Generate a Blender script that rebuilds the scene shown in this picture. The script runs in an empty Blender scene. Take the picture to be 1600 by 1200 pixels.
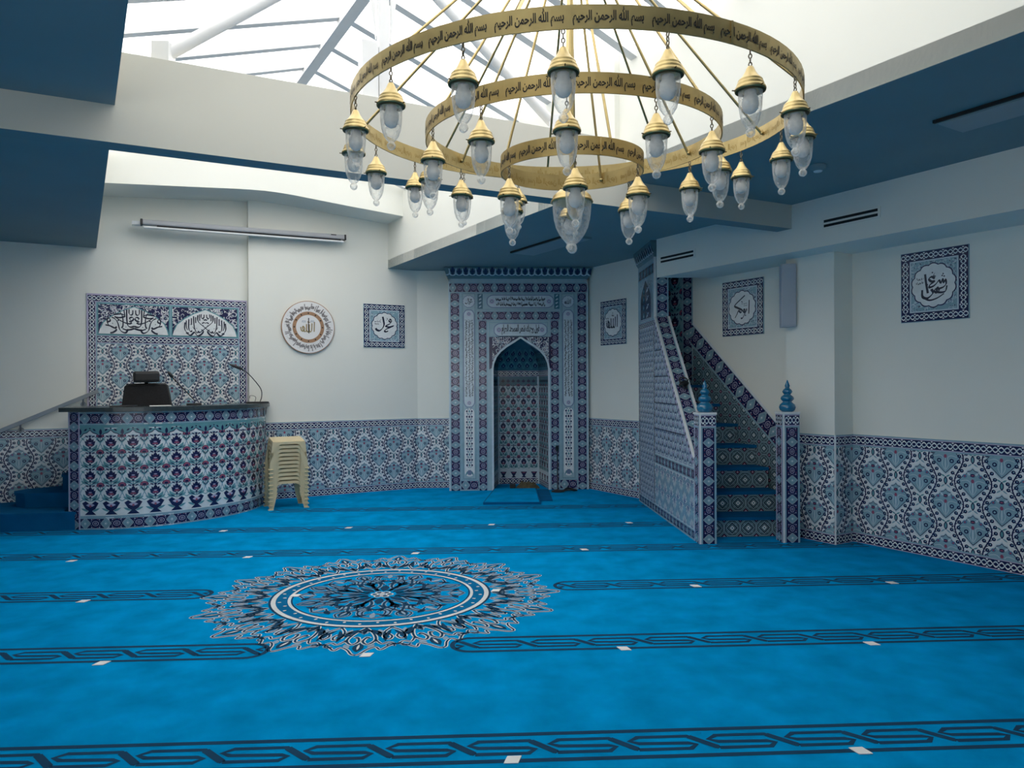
import bpy, bmesh, math, random
import numpy as np
from mathutils import Vector, Matrix
from mathutils.geometry import tessellate_polygon

S = bpy.context.scene
COL = S.collection
pi = math.pi

# ------------------------------------------------------------------ camera
cd = bpy.data.cameras.new('camera')
cam = bpy.data.objects.new('camera', cd)
COL.objects.link(cam)
cd.sensor_fit = 'HORIZONTAL'
cd.sensor_width = 36.0
cd.lens = 36.0 * 1128.0 / 1600.0
cd.shift_y = 2.17 / 1600.0
cd.clip_start = 0.05
EYE = 1.46
yaw, pitch, roll = 0.0475, -0.0019, -0.0053
Fv = Vector((math.sin(yaw), math.cos(yaw), 0)); Rv = Vector((math.cos(yaw), -math.sin(yaw), 0)); Uv = Vector((0, 0, 1))
Fv, Uv = Fv * math.cos(pitch) + Uv * math.sin(pitch), Uv * math.cos(pitch) - Fv * math.sin(pitch)
Rv, Uv = Rv * math.cos(roll) + Uv * math.sin(roll), Uv * math.cos(roll) - Rv * math.sin(roll)
mw = Matrix((Rv, Uv, -Fv)).transposed().to_4x4()
mw.translation = (0, 0, EYE)
cam.matrix_world = mw
S.camera = cam

# ------------------------------------------------------------------ sky, exposure
W = bpy.data.worlds.new('overcast_sky'); S.world = W
W.use_nodes = True
nt = W.node_tree
bg = nt.nodes['Background']
tc = nt.nodes.new('ShaderNodeTexCoord'); nz = nt.nodes.new('ShaderNodeTexNoise'); rp = nt.nodes.new('ShaderNodeValToRGB')
nz.inputs['Scale'].default_value = 2.2
rp.color_ramp.elements[0].color = (0.90, 0.885, 0.84, 1); rp.color_ramp.elements[1].color = (1.0, 0.98, 0.93, 1)
nt.links.new(tc.outputs['Generated'], nz.inputs['Vector']); nt.links.new(nz.outputs['Fac'], rp.inputs['Fac']); nt.links.new(rp.outputs['Color'], bg.inputs['Color'])
bg.inputs['Strength'].default_value = 4.2
S.view_settings.view_transform = 'Standard'
S.view_settings.look = 'None'
S.view_settings.gamma = 1.0
S.view_settings.use_curve_mapping = False
S.view_settings.exposure = 0.22
S.cycles.use_denoising = True
S.cycles.max_bounces = 10
S.cycles.diffuse_bounces = 5
S.cycles.transparent_max_bounces = 24
S.cycles.caustics_reflective = False
S.cycles.caustics_refractive = False
S.cycles.sample_clamp_indirect = 6.0

# ------------------------------------------------------------------ plan of the room (metres)
thA, thL, thB = 0.4934, 0.4532, 0.4167
A2 = np.array([-math.sin(thA), math.cos(thA)]); NA = np.array([math.cos(thA), math.sin(thA)])
BL = np.array([math.cos(thL), math.sin(thL)]); NL = np.array([-math.sin(thL), math.cos(thL)])
BB = np.array([math.cos(thB), math.sin(thB)]); NB = np.array([-math.sin(thB), math.cos(thB)])
CEIL, BEAMZ, BEAMT, EAVE, RIDGE = 3.064, 2.85, 3.375, 4.075, 4.66
LW, LW2, RW, PIL, BULK, BULKZ = 9.573, 9.673, 6.096, 5.83, 5.534, 2.637
W1L, W1R, W2R, RB = 0.187, 3.725, 3.678, 1.955
BF, BK = 4.701, 4.859
REAR = -3.0
WELLREAR = 1.3
def cross2(n1, o1, n2, o2):
    return np.linalg.solve(np.array([n1, n2]), np.array([o1, o2]))
def ab(a, b): return A2 * a + NA * b

# ------------------------------------------------------------------ materials
MATS = {}
def mat(key, col=None, rough=0.5, metal=0.0, var=0.06, scale=6.0, spec=0.5, bump=0.0, bscale=60.0, coat=0.0):
    if key in MATS: return MATS[key]
    m = bpy.data.materials.new(key); m.use_nodes = True
    t = m.node_tree; b = t.nodes['Principled BSDF']
    b.inputs['Roughness'].default_value = rough; b.inputs['Metallic'].default_value = metal
    b.inputs['Specular IOR Level'].default_value = spec
    if coat: b.inputs['Coat Weight'].default_value = coat; b.inputs['Coat Roughness'].default_value = 0.08
    tx = t.nodes.new('ShaderNodeTexCoord'); n = t.nodes.new('ShaderNodeTexNoise'); r = t.nodes.new('ShaderNodeValToRGB')
    n.inputs['Scale'].default_value = scale; n.inputs['Detail'].default_value = 4
    c = np.array(col)
    r.color_ramp.elements[0].position = 0.3; r.color_ramp.elements[1].position = 0.7
    r.color_ramp.elements[0].color = (*np.clip(c * (1 - var), 0, 1), 1); r.color_ramp.elements[1].color = (*np.clip(c * (1 + var), 0, 1), 1)
    t.links.new(tx.outputs['Object'], n.inputs['Vector']); t.links.new(n.outputs['Fac'], r.inputs['Fac']); t.links.new(r.outputs['Color'], b.inputs['Base Color'])
    if bump:
        n2 = t.nodes.new('ShaderNodeTexNoise'); n2.inputs['Scale'].default_value = bscale
        bp = t.nodes.new('ShaderNodeBump'); bp.inputs['Strength'].default_value = bump; bp.inputs['Distance'].default_value = 0.01
        t.links.new(tx.outputs['Object'], n2.inputs['Vector']); t.links.new(n2.outputs['Fac'], bp.inputs['Height']); t.links.new(bp.outputs['Normal'], b.inputs['Normal'])
    MATS[key] = m
    return m
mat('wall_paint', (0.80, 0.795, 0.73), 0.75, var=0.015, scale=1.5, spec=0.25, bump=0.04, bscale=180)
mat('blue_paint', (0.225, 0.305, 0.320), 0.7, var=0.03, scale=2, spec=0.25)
mat('beam_paint', (0.60, 0.585, 0.52), 0.75, var=0.015, scale=1.5, spec=0.25)  # even beige for the cross beam, darker than the walls
mat('white_steel', (0.78, 0.78, 0.78), 0.45, var=0.03)
mat('carpet', (0.0010, 0.275, 0.600), 0.98, var=0.17, scale=4.5, spec=0.0, bump=0.35, bscale=420)
mat('carpet_navy', (0.012, 0.055, 0.115), 0.98, var=0.1, spec=0.08)
mat('carpet_white', (0.64, 0.66, 0.66), 0.98, var=0.08, spec=0.08)
mat('carpet_grey', (0.26, 0.36, 0.46), 0.98, var=0.08, spec=0.08)
mat('carpet_dark', (0.002, 0.13, 0.30), 0.98, var=0.12, spec=0.08)
for k, c in dict(wht=(0.76, 0.78, 0.79), ice=(0.25, 0.40, 0.485), tgr=(0.115, 0.185, 0.215), nav=(0.014, 0.017, 0.075), lil=(0.46, 0.42, 0.58), tur=(0.12, 0.30, 0.34),
                 red=(0.30, 0.085, 0.15), dk=(0.012, 0.016, 0.035), blu=(0.10, 0.21, 0.36), grt=(0.33, 0.47, 0.54), ink=(0.02, 0.025, 0.05),
                 deep=(0.05, 0.15, 0.21), pal=(0.54, 0.64, 0.70), mid=(0.17, 0.23, 0.36)).items():
    mat('tile_' + k, c, 0.22, var=0.07, scale=14, spec=0.45)
mat('brass', (0.50, 0.39, 0.185), 0.40, 1.0, var=0.10, scale=9)
mat('brass_worn', (0.40, 0.29, 0.11), 0.5, 1.0, var=0.10, scale=9)  # darker tone for the engraved lettering inside the rings
mat('brass_dark', (0.12, 0.085, 0.03), 0.45, 0.9, var=0.1)
mat('script_black', (0.012, 0.010, 0.008), 0.6)
mat('chain_metal', (0.20, 0.17, 0.12), 0.4, 0.9)
mat('frosted', (0.66, 0.655, 0.64), 0.6, var=0.03)
mat('stool_plastic', (0.66, 0.55, 0.34), 0.42, var=0.03, spec=0.4)
mat('black_plastic', (0.012, 0.012, 0.014), 0.45, var=0.2)
mat('black_mesh', (0.010, 0.010, 0.012), 0.8, var=0.4, scale=60)
mat('worktop', (0.035, 0.05, 0.055), 0.25, var=0.15, scale=40)
mat('steel', (0.26, 0.29, 0.32), 0.5, 0.7, var=0.06)
mat('alu', (0.36, 0.37, 0.39), 0.5, 0.3, var=0.03)
mat('white_plastic', (0.78, 0.79, 0.80), 0.4, var=0.02)
mat('speaker_grey', (0.40, 0.44, 0.50), 0.45, 0.1, var=0.04)
mat('slot_black', (0.006, 0.006, 0.008), 0.7)
mat('finial_blue', (0.012, 0.15, 0.29), 0.22, var=0.06, coat=0.5)
mat('paper', (0.82, 0.82, 0.80), 0.8, var=0.03)
mat('plaque_brown', (0.36, 0.20, 0.11), 0.5, var=0.15, scale=30)
mat('plaque_white', (0.78, 0.76, 0.75), 0.35, var=0.02)
mat('plaque_ink', (0.22, 0.20, 0.20), 0.5)
mat('gold_ink', (0.30, 0.22, 0.10), 0.45, var=0.1)
mat('cloth_olive', (0.075, 0.065, 0.035), 0.9, var=0.4, scale=40)
mat('led_panel', (0.25, 0.33, 0.36), 0.35, var=0.03)
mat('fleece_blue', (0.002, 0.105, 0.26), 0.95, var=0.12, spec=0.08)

def glass_mat(name, lo, hi, noise_scale, tint=(1, 1, 1)):
    m = bpy.data.materials.new(name); m.use_nodes = True; t = m.node_tree
    for n in list(t.nodes): t.nodes.remove(n)
    out = t.nodes.new('ShaderNodeOutputMaterial'); tr = t.nodes.new('ShaderNodeBsdfTransparent'); pr = t.nodes.new('ShaderNodeBsdfPrincipled')
    tr.inputs['Color'].default_value = (*tint, 1)
    pr.inputs['Base Color'].default_value = (0.95, 0.925, 0.87, 1); pr.inputs['Roughness'].default_value = 0.25; pr.inputs['Specular IOR Level'].default_value = 0.5
    lw = t.nodes.new('ShaderNodeLayerWeight'); lw.inputs['Blend'].default_value = 0.35
    nz = t.nodes.new('ShaderNodeTexNoise'); nz.inputs['Scale'].default_value = noise_scale; nz.inputs['Detail'].default_value = 3
    tx = t.nodes.new('ShaderNodeTexCoord'); t.links.new(tx.outputs['Object'], nz.inputs['Vector'])
    mr = t.nodes.new('ShaderNodeMapRange'); mr.inputs['To Min'].default_value = lo; mr.inputs['To Max'].default_value = hi
    t.links.new(lw.outputs['Facing'], mr.inputs['Value'])
    ma = t.nodes.new('ShaderNodeMath'); ma.operation = 'MULTIPLY_ADD'; ma.use_clamp = True
    mr2 = t.nodes.new('ShaderNodeMapRange'); mr2.inputs['From Min'].default_value = 0.35; mr2.inputs['From Max'].default_value = 0.7; mr2.inputs['To Min'].default_value = 0.0; mr2.inputs['To Max'].default_value = 0.14
    t.links.new(nz.outputs['Fac'], mr2.inputs['Value'])
    ma.inputs[1].default_value = 1.0
    t.links.new(mr.outputs['Result'], ma.inputs[0]); t.links.new(mr2.outputs['Result'], ma.inputs[2])
    mx = t.nodes.new('ShaderNodeMixShader')
    t.links.new(ma.outputs[0], mx.inputs[0]); t.links.new(tr.outputs[0], mx.inputs[1]); t.links.new(pr.outputs[0], mx.inputs[2]); t.links.new(mx.outputs[0], out.inputs[0])
    bp = t.nodes.new('ShaderNodeBump'); bp.inputs['Strength'].default_value = 0.5; bp.inputs['Distance'].default_value = 0.01
    t.links.new(nz.outputs['Fac'], bp.inputs['Height']); t.links.new(bp.outputs['Normal'], pr.inputs['Normal'])
    MATS[name] = m
    return m
glass_mat('lantern_glass', 0.06, 0.80, 60)
glass_mat('lantern_ball', 0.15, 0.90, 60)
def pane_mat():
    m = bpy.data.materials.new('polycarbonate'); m.use_nodes = True; t = m.node_tree
    for n in list(t.nodes): t.nodes.remove(n)
    out = t.nodes.new('ShaderNodeOutputMaterial'); tr = t.nodes.new('ShaderNodeBsdfTransparent'); tl = t.nodes.new('ShaderNodeBsdfTranslucent')
    tx = t.nodes.new('ShaderNodeTexCoord'); nz = t.nodes.new('ShaderNodeTexNoise'); nz.inputs['Scale'].default_value = 1.6
    rp = t.nodes.new('ShaderNodeValToRGB'); rp.color_ramp.elements[0].color = (0.60, 0.61, 0.64, 1); rp.color_ramp.elements[1].color = (0.74, 0.75, 0.77, 1)
    t.links.new(tx.outputs['Object'], nz.inputs['Vector']); t.links.new(nz.outputs['Fac'], rp.inputs['Fac']); t.links.new(rp.outputs['Color'], tr.inputs['Color'])
    tl.inputs['Color'].default_value = (0.6, 0.61, 0.63, 1)
    mx = t.nodes.new('ShaderNodeMixShader'); mx.inputs[0].default_value = 0.2
    t.links.new(tr.outputs[0], mx.inputs[1]); t.links.new(tl.outputs[0], mx.inputs[2]); t.links.new(mx.outputs[0], out.inputs[0])
    MATS['polycarbonate'] = m
pane_mat()
def fill_window_glass():  # glass for the windows added as fill light
    m = bpy.data.materials.new('window_glass'); m.use_nodes = True; t = m.node_tree
    for n in list(t.nodes): t.nodes.remove(n)
    out = t.nodes.new('ShaderNodeOutputMaterial'); tr = t.nodes.new('ShaderNodeBsdfTransparent'); gl = t.nodes.new('ShaderNodeBsdfGlossy'); fr = t.nodes.new('ShaderNodeFresnel'); mx = t.nodes.new('ShaderNodeMixShader')
    tr.inputs['Color'].default_value = (0.93, 0.95, 0.94, 1); gl.inputs['Roughness'].default_value = 0.05
    t.links.new(fr.outputs[0], mx.inputs[0]); t.links.new(tr.outputs[0], mx.inputs[1]); t.links.new(gl.outputs[0], mx.inputs[2]); t.links.new(mx.outputs[0], out.inputs[0])
    MATS['window_glass'] = m
fill_window_glass()
TK = lambda k: k if k in MATS else 'tile_' + k

# ------------------------------------------------------------------ flat shapes (motifs): lists of (verts, faces, material key, layer)
def sh(pts, m, l=1):
    p = np.array(pts, float)
    if ((p[:, 0] * np.roll(p[:, 1], -1) - np.roll(p[:, 0], -1) * p[:, 1]).sum()) < 0: p = p[::-1]
    n = len(p)
    if n <= 4: return (p, [tuple(range(n))], m, l)
    tri = tessellate_polygon([[Vector((a, b, 0)) for a, b in p]])
    F = []
    for t in tri:
        a, b, c = (p[i] for i in t)
        ar = (b[0] - a[0]) * (c[1] - a[1]) - (b[1] - a[1]) * (c[0] - a[0])
        if abs(ar) < 1e-12: continue
        F.append(tuple(t) if ar > 0 else tuple(reversed(t)))
    return (p, F, m, l)
def cvx(pts, m, l=1):
    p = np.array(pts, float)
    if ((p[:, 0] * np.roll(p[:, 1], -1) - np.roll(p[:, 0], -1) * p[:, 1]).sum()) < 0: p = p[::-1]
    return (p, [tuple(range(len(p)))], m, l)
def ell(cx, cy, rx, ry, m, l=1, n=10, rot=0):
    a = np.arange(n) * 2 * pi / n
    x, y = rx * np.cos(a), ry * np.sin(a)
    return cvx(np.c_[cx + x * math.cos(rot) - y * math.sin(rot), cy + x * math.sin(rot) + y * math.cos(rot)], m, l)
def leaf(x0, y0, x1, y1, w, m, l=1, n=4, bend=0.0):
    p, q = np.array([x0, y0]), np.array([x1, y1]); d = q - p; nn = np.array([-d[1], d[0]]) / max(1e-9, np.hypot(*d))
    t = np.linspace(0, 1, n + 2)
    c = p + np.outer(t, d) + np.outer(np.sin(t * pi) * bend, nn)
    ww = np.sin(t * pi) ** 0.8 * w / 2
    up, dn = c + nn * ww[:, None], c - nn * ww[:, None]
    k = len(t); V = np.vstack([dn, up]); F = [(i, i + 1, k + i + 1, k + i) for i in range(k - 1)]
    return (V, F, m, l)
def catmull(pts, n=5, closed=False):
    P = [np.array(p, float) for p in pts]
    if len(P) < 3 or n <= 1: return np.array(P)
    Q = [P[-1]] + P + [P[0], P[1]] if closed else [2 * P[0] - P[1]] + P + [2 * P[-1] - P[-2]]
    out = []
    for i in range(1, len(Q) - 2):
        a, b, c, d = Q[i - 1:i + 3]
        for k in range(n):
            t = k / n
            out.append(0.5 * (2 * b + (c - a) * t + (2 * a - 5 * b + 4 * c - d) * t * t + (3 * b - a - 3 * c + d) * t ** 3))
    if not closed: out.append(P[-1])
    return np.array(out)
def stroke(pts, w, m, l=1, n=1, closed=False, taper=False, pen=None):
    c = catmull(pts, n, closed) if n > 1 else np.array(pts, float)
    if closed: c = np.vstack([c, c[:1]])
    d = np.gradient(c, axis=0)
    if not closed or n <= 1:
        seg = np.diff(c, axis=0); seg /= np.maximum(1e-9, np.linalg.norm(seg, axis=1))[:, None]
        d = np.vstack([seg[:1], seg[:-1] + seg[1:], seg[-1:]])
    d /= np.maximum(1e-9, np.linalg.norm(d, axis=1))[:, None]
    nn = np.c_[-d[:, 1], d[:, 0]]
    ww = np.full(len(c), w / 2.0)
    if pen is not None:
        ang = np.arctan2(d[:, 1], d[:, 0]); ww = ww * (0.34 + 0.66 * np.abs(np.sin(ang - pen)))
    if taper: ww = ww * np.clip(np.minimum(np.linspace(0.15, 3, len(c)), np.linspace(3, 0.15, len(c))), 0, 1)
    k = len(c); V = np.vstack([c - nn * ww[:, None], c + nn * ww[:, None]])
    return (V, [(i, i + 1, k + i + 1, k + i) for i in range(k - 1)], m, l)
def ringm(cx, cy, r0, r1, m, l=1, n=20, sy=1.0):
    a = np.linspace(0, 2 * pi, n, endpoint=False); c, s = np.cos(a), np.sin(a) * sy
    V = np.vstack([np.c_[cx + r0 * c, cy + r0 * s], np.c_[cx + r1 * c, cy + r1 * s]])
    return (V, [(i, (i + 1) % n, n + (i + 1) % n, n + i)[::-1] for i in range(n)], m, l)
def star(cx, cy, r0, r1, k, m, l=1, rot=0.0):
    a = rot + np.arange(2 * k) * pi / k; r = np.where(np.arange(2 * k) % 2 == 0, r1, r0)
    V = np.vstack([[[cx, cy]], np.c_[cx + r * np.cos(a), cy + r * np.sin(a)]])
    return (V, [(0, 1 + i, 1 + (i + 1) % (2 * k)) for i in range(2 * k)], m, l)
def lobed(cx, cy, r, k, amp, m, l=1, sy=1.0, n=6):
    a = np.linspace(0, 2 * pi, k * n, endpoint=False); rr = r * (1 - amp + amp * np.abs(np.sin(a * k / 2)))
    V = np.vstack([[[cx, cy]], np.c_[cx + rr * np.cos(a), cy + rr * sy * np.sin(a)]]); N = k * n
    return (V, [(0, 1 + i, 1 + (i + 1) % N) for i in range(N)], m, l)
def mirx(mo): return [(v * np.array([-1, 1]), [tuple(reversed(f)) for f in F], m, l) for v, F, m, l in mo]
def xf(mo, x=0, y=0, s=1.0, rot=0.0, sy=None, dl=0):
    c, sn = math.cos(rot), math.sin(rot); R = np.array([[c, sn], [-sn, c]]); sc = np.array([s, s if sy is None else sy])
    return [((v * sc) @ R + np.array([x, y]), F, m, l + dl) for v, F, m, l in mo]
def recolor(mo, m): return [(v, F, m, l) for v, F, _, l in mo]

class Pat:
    def __init__(s): s.v, s.f, s.m, s.n = [], [], [], 0
    def _add(s, V, F, m, l):
        s.v.append(np.c_[V, np.full(len(V), float(l))]); o = s.n
        s.f.extend([tuple(i + o for i in f) for f in F]); s.m.extend([m] * len(F)); s.n += len(V)
    def put(s, mo, x=0, y=0, rot=0.0, sx=1.0, sy=None, clip=None, dl=0):
        if sy is None: sy = sx
        c, sn = math.cos(rot), math.sin(rot); flip = sx * sy < 0
        for v, F, m, l in mo:
            w = v * np.array([sx, sy]); w = np.c_[w[:, 0] * c - w[:, 1] * sn + x, w[:, 0] * sn + w[:, 1] * c + y]
            FF = [tuple(reversed(f)) for f in F] if flip else F
            if clip is not None:
                inside = True; out = False
                for i in range(len(clip)):
                    a, b = clip[i], clip[(i + 1) % len(clip)]
                    d = (b[0] - a[0]) * (w[:, 1] - a[1]) - (b[1] - a[1]) * (w[:, 0] - a[0])
                    if (d < -1e-9).all(): out = True; break
                    if (d < -1e-9).any(): inside = False
                if out: continue
                if not inside:
                    for f in FF:
                        poly = [w[i] for i in f]
                        for i in range(len(clip)):
                            a, b = clip[i], clip[(i + 1) % len(clip)]
                            sd = lambda q: (b[0] - a[0]) * (q[1] - a[1]) - (b[1] - a[1]) * (q[0] - a[0])
                            res = []
                            for j in range(len(poly)):
                                p0, p1 = poly[j], poly[(j + 1) % len(poly)]; d0, d1 = sd(p0), sd(p1)
                                if d0 >= 0: res.append(p0)
                                if d0 * d1 < 0: res.append(p0 + (p1 - p0) * (d0 / (d0 - d1)))
                            poly = res
                            if len(poly) < 3: break
                        if len(poly) >= 3: s._add(np.array(poly), [tuple(range(len(poly)))], m, l + dl)
                    continue
            s._add(w, FF, m, l + dl)
    def rect(s, u0, v0, u1, v1, m, l=0, step=0.12):
        n = max(1, int(math.ceil((u1 - u0) / step))); k = max(1, int(math.ceil((v1 - v0) / (step * 6))))
        us, vs = np.linspace(u0, u1, n + 1), np.linspace(v0, v1, k + 1)
        V = np.array([(u, v) for v in vs for u in us])
        s._add(V, [(j * (n + 1) + i, j * (n + 1) + i + 1, (j + 1) * (n + 1) + i + 1, (j + 1) * (n + 1) + i) for j in range(k) for i in range(n)], m, l)
    def frame(s, u0, v0, u1, v1, w, m, l=0):
        s.rect(u0, v0, u1, v0 + w, m, l); s.rect(u0, v1 - w, u1, v1, m, l); s.rect(u0, v0 + w, u0 + w, v1 - w, m, l); s.rect(u1 - w, v0 + w, u1, v1 - w, m, l)
def R4(u0, v0, u1, v1): return [np.array(p, float) for p in ((u0, v0), (u1, v0), (u1, v1), (u0, v1))]

# ------------------------------------------------------------------ solid builder
class MB:
    def __init__(s): s.v, s.f, s.m, s.s = [], [], [], []
    def add(s, V, F, m, smooth=False):
        o = len(s.v); s.v.extend([tuple(map(float, p)) for p in V]); s.f.extend([tuple(i + o for i in f) for f in F]); s.m.extend([m] * len(F)); s.s.extend([smooth] * len(F)); return s
    def box(s, x0, y0, z0, x1, y1, z1, m, bev=0.0, M=None):
        if bev:
            bm = bmesh.new(); bmesh.ops.create_cube(bm, size=1)
            for v in bm.verts: v.co = Vector(((x0 + x1) / 2 + v.co.x * (x1 - x0), (y0 + y1) / 2 + v.co.y * (y1 - y0), (z0 + z1) / 2 + v.co.z * (z1 - z0)))
            bmesh.ops.bevel(bm, geom=bm.edges[:], offset=bev, segments=2, affect='EDGES', profile=0.6)
            bm.verts.index_update(); V = [v.co[:] for v in bm.verts]; F = [tuple(v.index for v in f.verts) for f in bm.faces]; bm.free()
        else:
            V = [(x, y, z) for z in (z0, z1) for y in (y0, y1) for x in (x0, x1)]
            F = [(0, 2, 3, 1), (4, 5, 7, 6), (0, 1, 5, 4), (2, 6, 7, 3), (0, 4, 6, 2), (1, 3, 7, 5)]
        if M is not None: V = [tuple(M @ Vector(p)) for p in V]
        return s.add(V, F, m)
    def prism(s, pts, z0, z1, m, mtop=None, mbot=None):
        P = np.array(pts, float)
        if ((P[:, 0] * np.roll(P[:, 1], -1) - np.roll(P[:, 0], -1) * P[:, 1]).sum()) < 0: P = P[::-1]
        n = len(P); V = [(x, y, z0) for x, y in P] + [(x, y, z1) for x, y in P]
        s.add(V, [(i, (i + 1) % n, n + (i + 1) % n, n + i) for i in range(n)], m)
        s.add(V[n:], [tuple(range(n))], mtop or m); return s.add(V[:n], [tuple(range(n - 1, -1, -1))], mbot or m)
    def extrude(s, pts, fn, h0, h1, m):        # 2D outline (u,v) -> thick slab through fn(u,v,h)
        P = np.array(pts, float)
        if ((P[:, 0] * np.roll(P[:, 1], -1) - np.roll(P[:, 0], -1) * P[:, 1]).sum()) < 0: P = P[::-1]
        n = len(P); a = fn(P[:, 0], P[:, 1], np.full(n, h0)); b = fn(P[:, 0], P[:, 1], np.full(n, h1))
        return s.add(np.vstack([a, b]), [tuple(range(n - 1, -1, -1)), tuple(range(n, 2 * n))] + [(i, (i + 1) % n, n + (i + 1) % n, n + i) for i in range(n)], m)
    def tube(s, pts, r, m, n=8, closed=False, smooth=True):
        P = [Vector(p) for p in pts]; k = len(P); rr = r if hasattr(r, '__len__') else [r] * k
        V = []; prev = None
        for i in range(k):
            a = P[i - 1] if (i or closed) else P[i]; b = P[(i + 1) % k] if (i < k - 1 or closed) else P[i]
            d = (b - a).normalized()
            if prev is None:
                u = d.cross(Vector((0, 0, 1)));
                if u.length < 1e-4: u = d.cross(Vector((1, 0, 0)))
            else: u = prev - d * prev.dot(d)
            u.normalize(); prev = u; w = d.cross(u)
            for j in range(n):
                t = 2 * pi * j / n; V.append(tuple(P[i] + (u * math.cos(t) + w * math.sin(t)) * rr[i]))
        F = []
        for i in range(k if closed else k - 1):
            for j in range(n):
                a, b = i * n + j, i * n + (j + 1) % n; c, d2 = ((i + 1) % k) * n + (j + 1) % n, ((i + 1) % k) * n + j
                F.append((a, b, c, d2))
        s.add(V, F, m, smooth)
        if not closed: s.add(V[:n], [tuple(range(n - 1, -1, -1))], m); s.add(V[-n:], [tuple(range(n))], m)
        return s
    def lathe(s, prof, m, n=24, c=(0, 0, 0), smooth=True):
        V = []; k = len(prof)
        for r, z in prof:
            for j in range(n):
                t = 2 * pi * j / n; V.append((c[0] + r * math.cos(t), c[1] + r * math.sin(t), c[2] + z))
        F = [(i * n + j, i * n + (j + 1) % n, (i + 1) * n + (j + 1) % n, (i + 1) * n + j) for i in range(k - 1) for j in range(n)]
        return s.add(V, F, m, smooth)
    def pat(s, p, fn, lh=0.0006, base=0.0006):
        if not p.v: return s
        a = np.vstack(p.v); X = fn(a[:, 0], a[:, 1], base + a[:, 2] * lh)
        o = len(s.v); s.v.extend(map(tuple, X.tolist())); s.f.extend([tuple(i + o for i in f) for f in p.f]); s.m.extend([TK(k) for k in p.m]); s.s.extend([False] * len(p.f)); return s
    def build(s, name, parent=None, origin=None):
        me = bpy.data.meshes.new(name)
        V = np.array(s.v, float)
        if origin is not None: V = V - np.array(origin, float)
        me.from_pydata(V.tolist(), [], s.f)
        keys = []
        for k in s.m:
            if k not in keys: keys.append(k)
        for k in keys: me.materials.append(MATS[k])
        ix = {k: i for i, k in enumerate(keys)}
        me.polygons.foreach_set('material_index', [ix[k] for k in s.m]); me.polygons.foreach_set('use_smooth', s.s)
        me.update()
        o = bpy.data.objects.new(name, me); COL.objects.link(o)
        if parent is not None: o.parent = parent
        elif origin is not None: o.location = origin
        return o
def tag(o, label, cat, group=None):
    o['label'] = label; o['category'] = cat
    if group: o['group'] = group
    return o
def thing(name, loc, label, cat, group=None):
    o = bpy.data.objects.new(name, None); COL.objects.link(o); o.empty_display_size = 0.1; o.location = loc
    return tag(o, label, cat, group)
def struct(o): o['kind'] = 'structure'; return o
class TB(MB):                                     # builds a part in world coordinates under a thing that stands at `loc`
    def under(s, name, parent): return s.build(name, parent, parent.location[:] if parent.parent is None else (parent.parent.location + parent.location)[:])
def frame(o, U, N, V=(0, 0, 1)):
    o, U, V, N = (np.array(q, float) for q in (o, U, V, N))
    return lambda u, v, h: o + np.outer(u, U) + np.outer(v, V) + np.outer(h, N)
def P3(xy, z=0.0): return np.array([xy[0], xy[1], z])
F_left = lambda off=LW: frame(P3(NL * off), P3(BL), P3(-NL))
F_right = lambda off=RW: frame(P3(NA * off), P3(-A2), P3(-NA))
def F_face(p0, p1):                               # vertical face from p0 to p1 as seen from its front (left to right)
    d = np.array(p1, float) - np.array(p0, float); L = np.hypot(*d); d /= L
    return frame(P3(p0), P3(d), (d[1], -d[0], 0)), L

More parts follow.
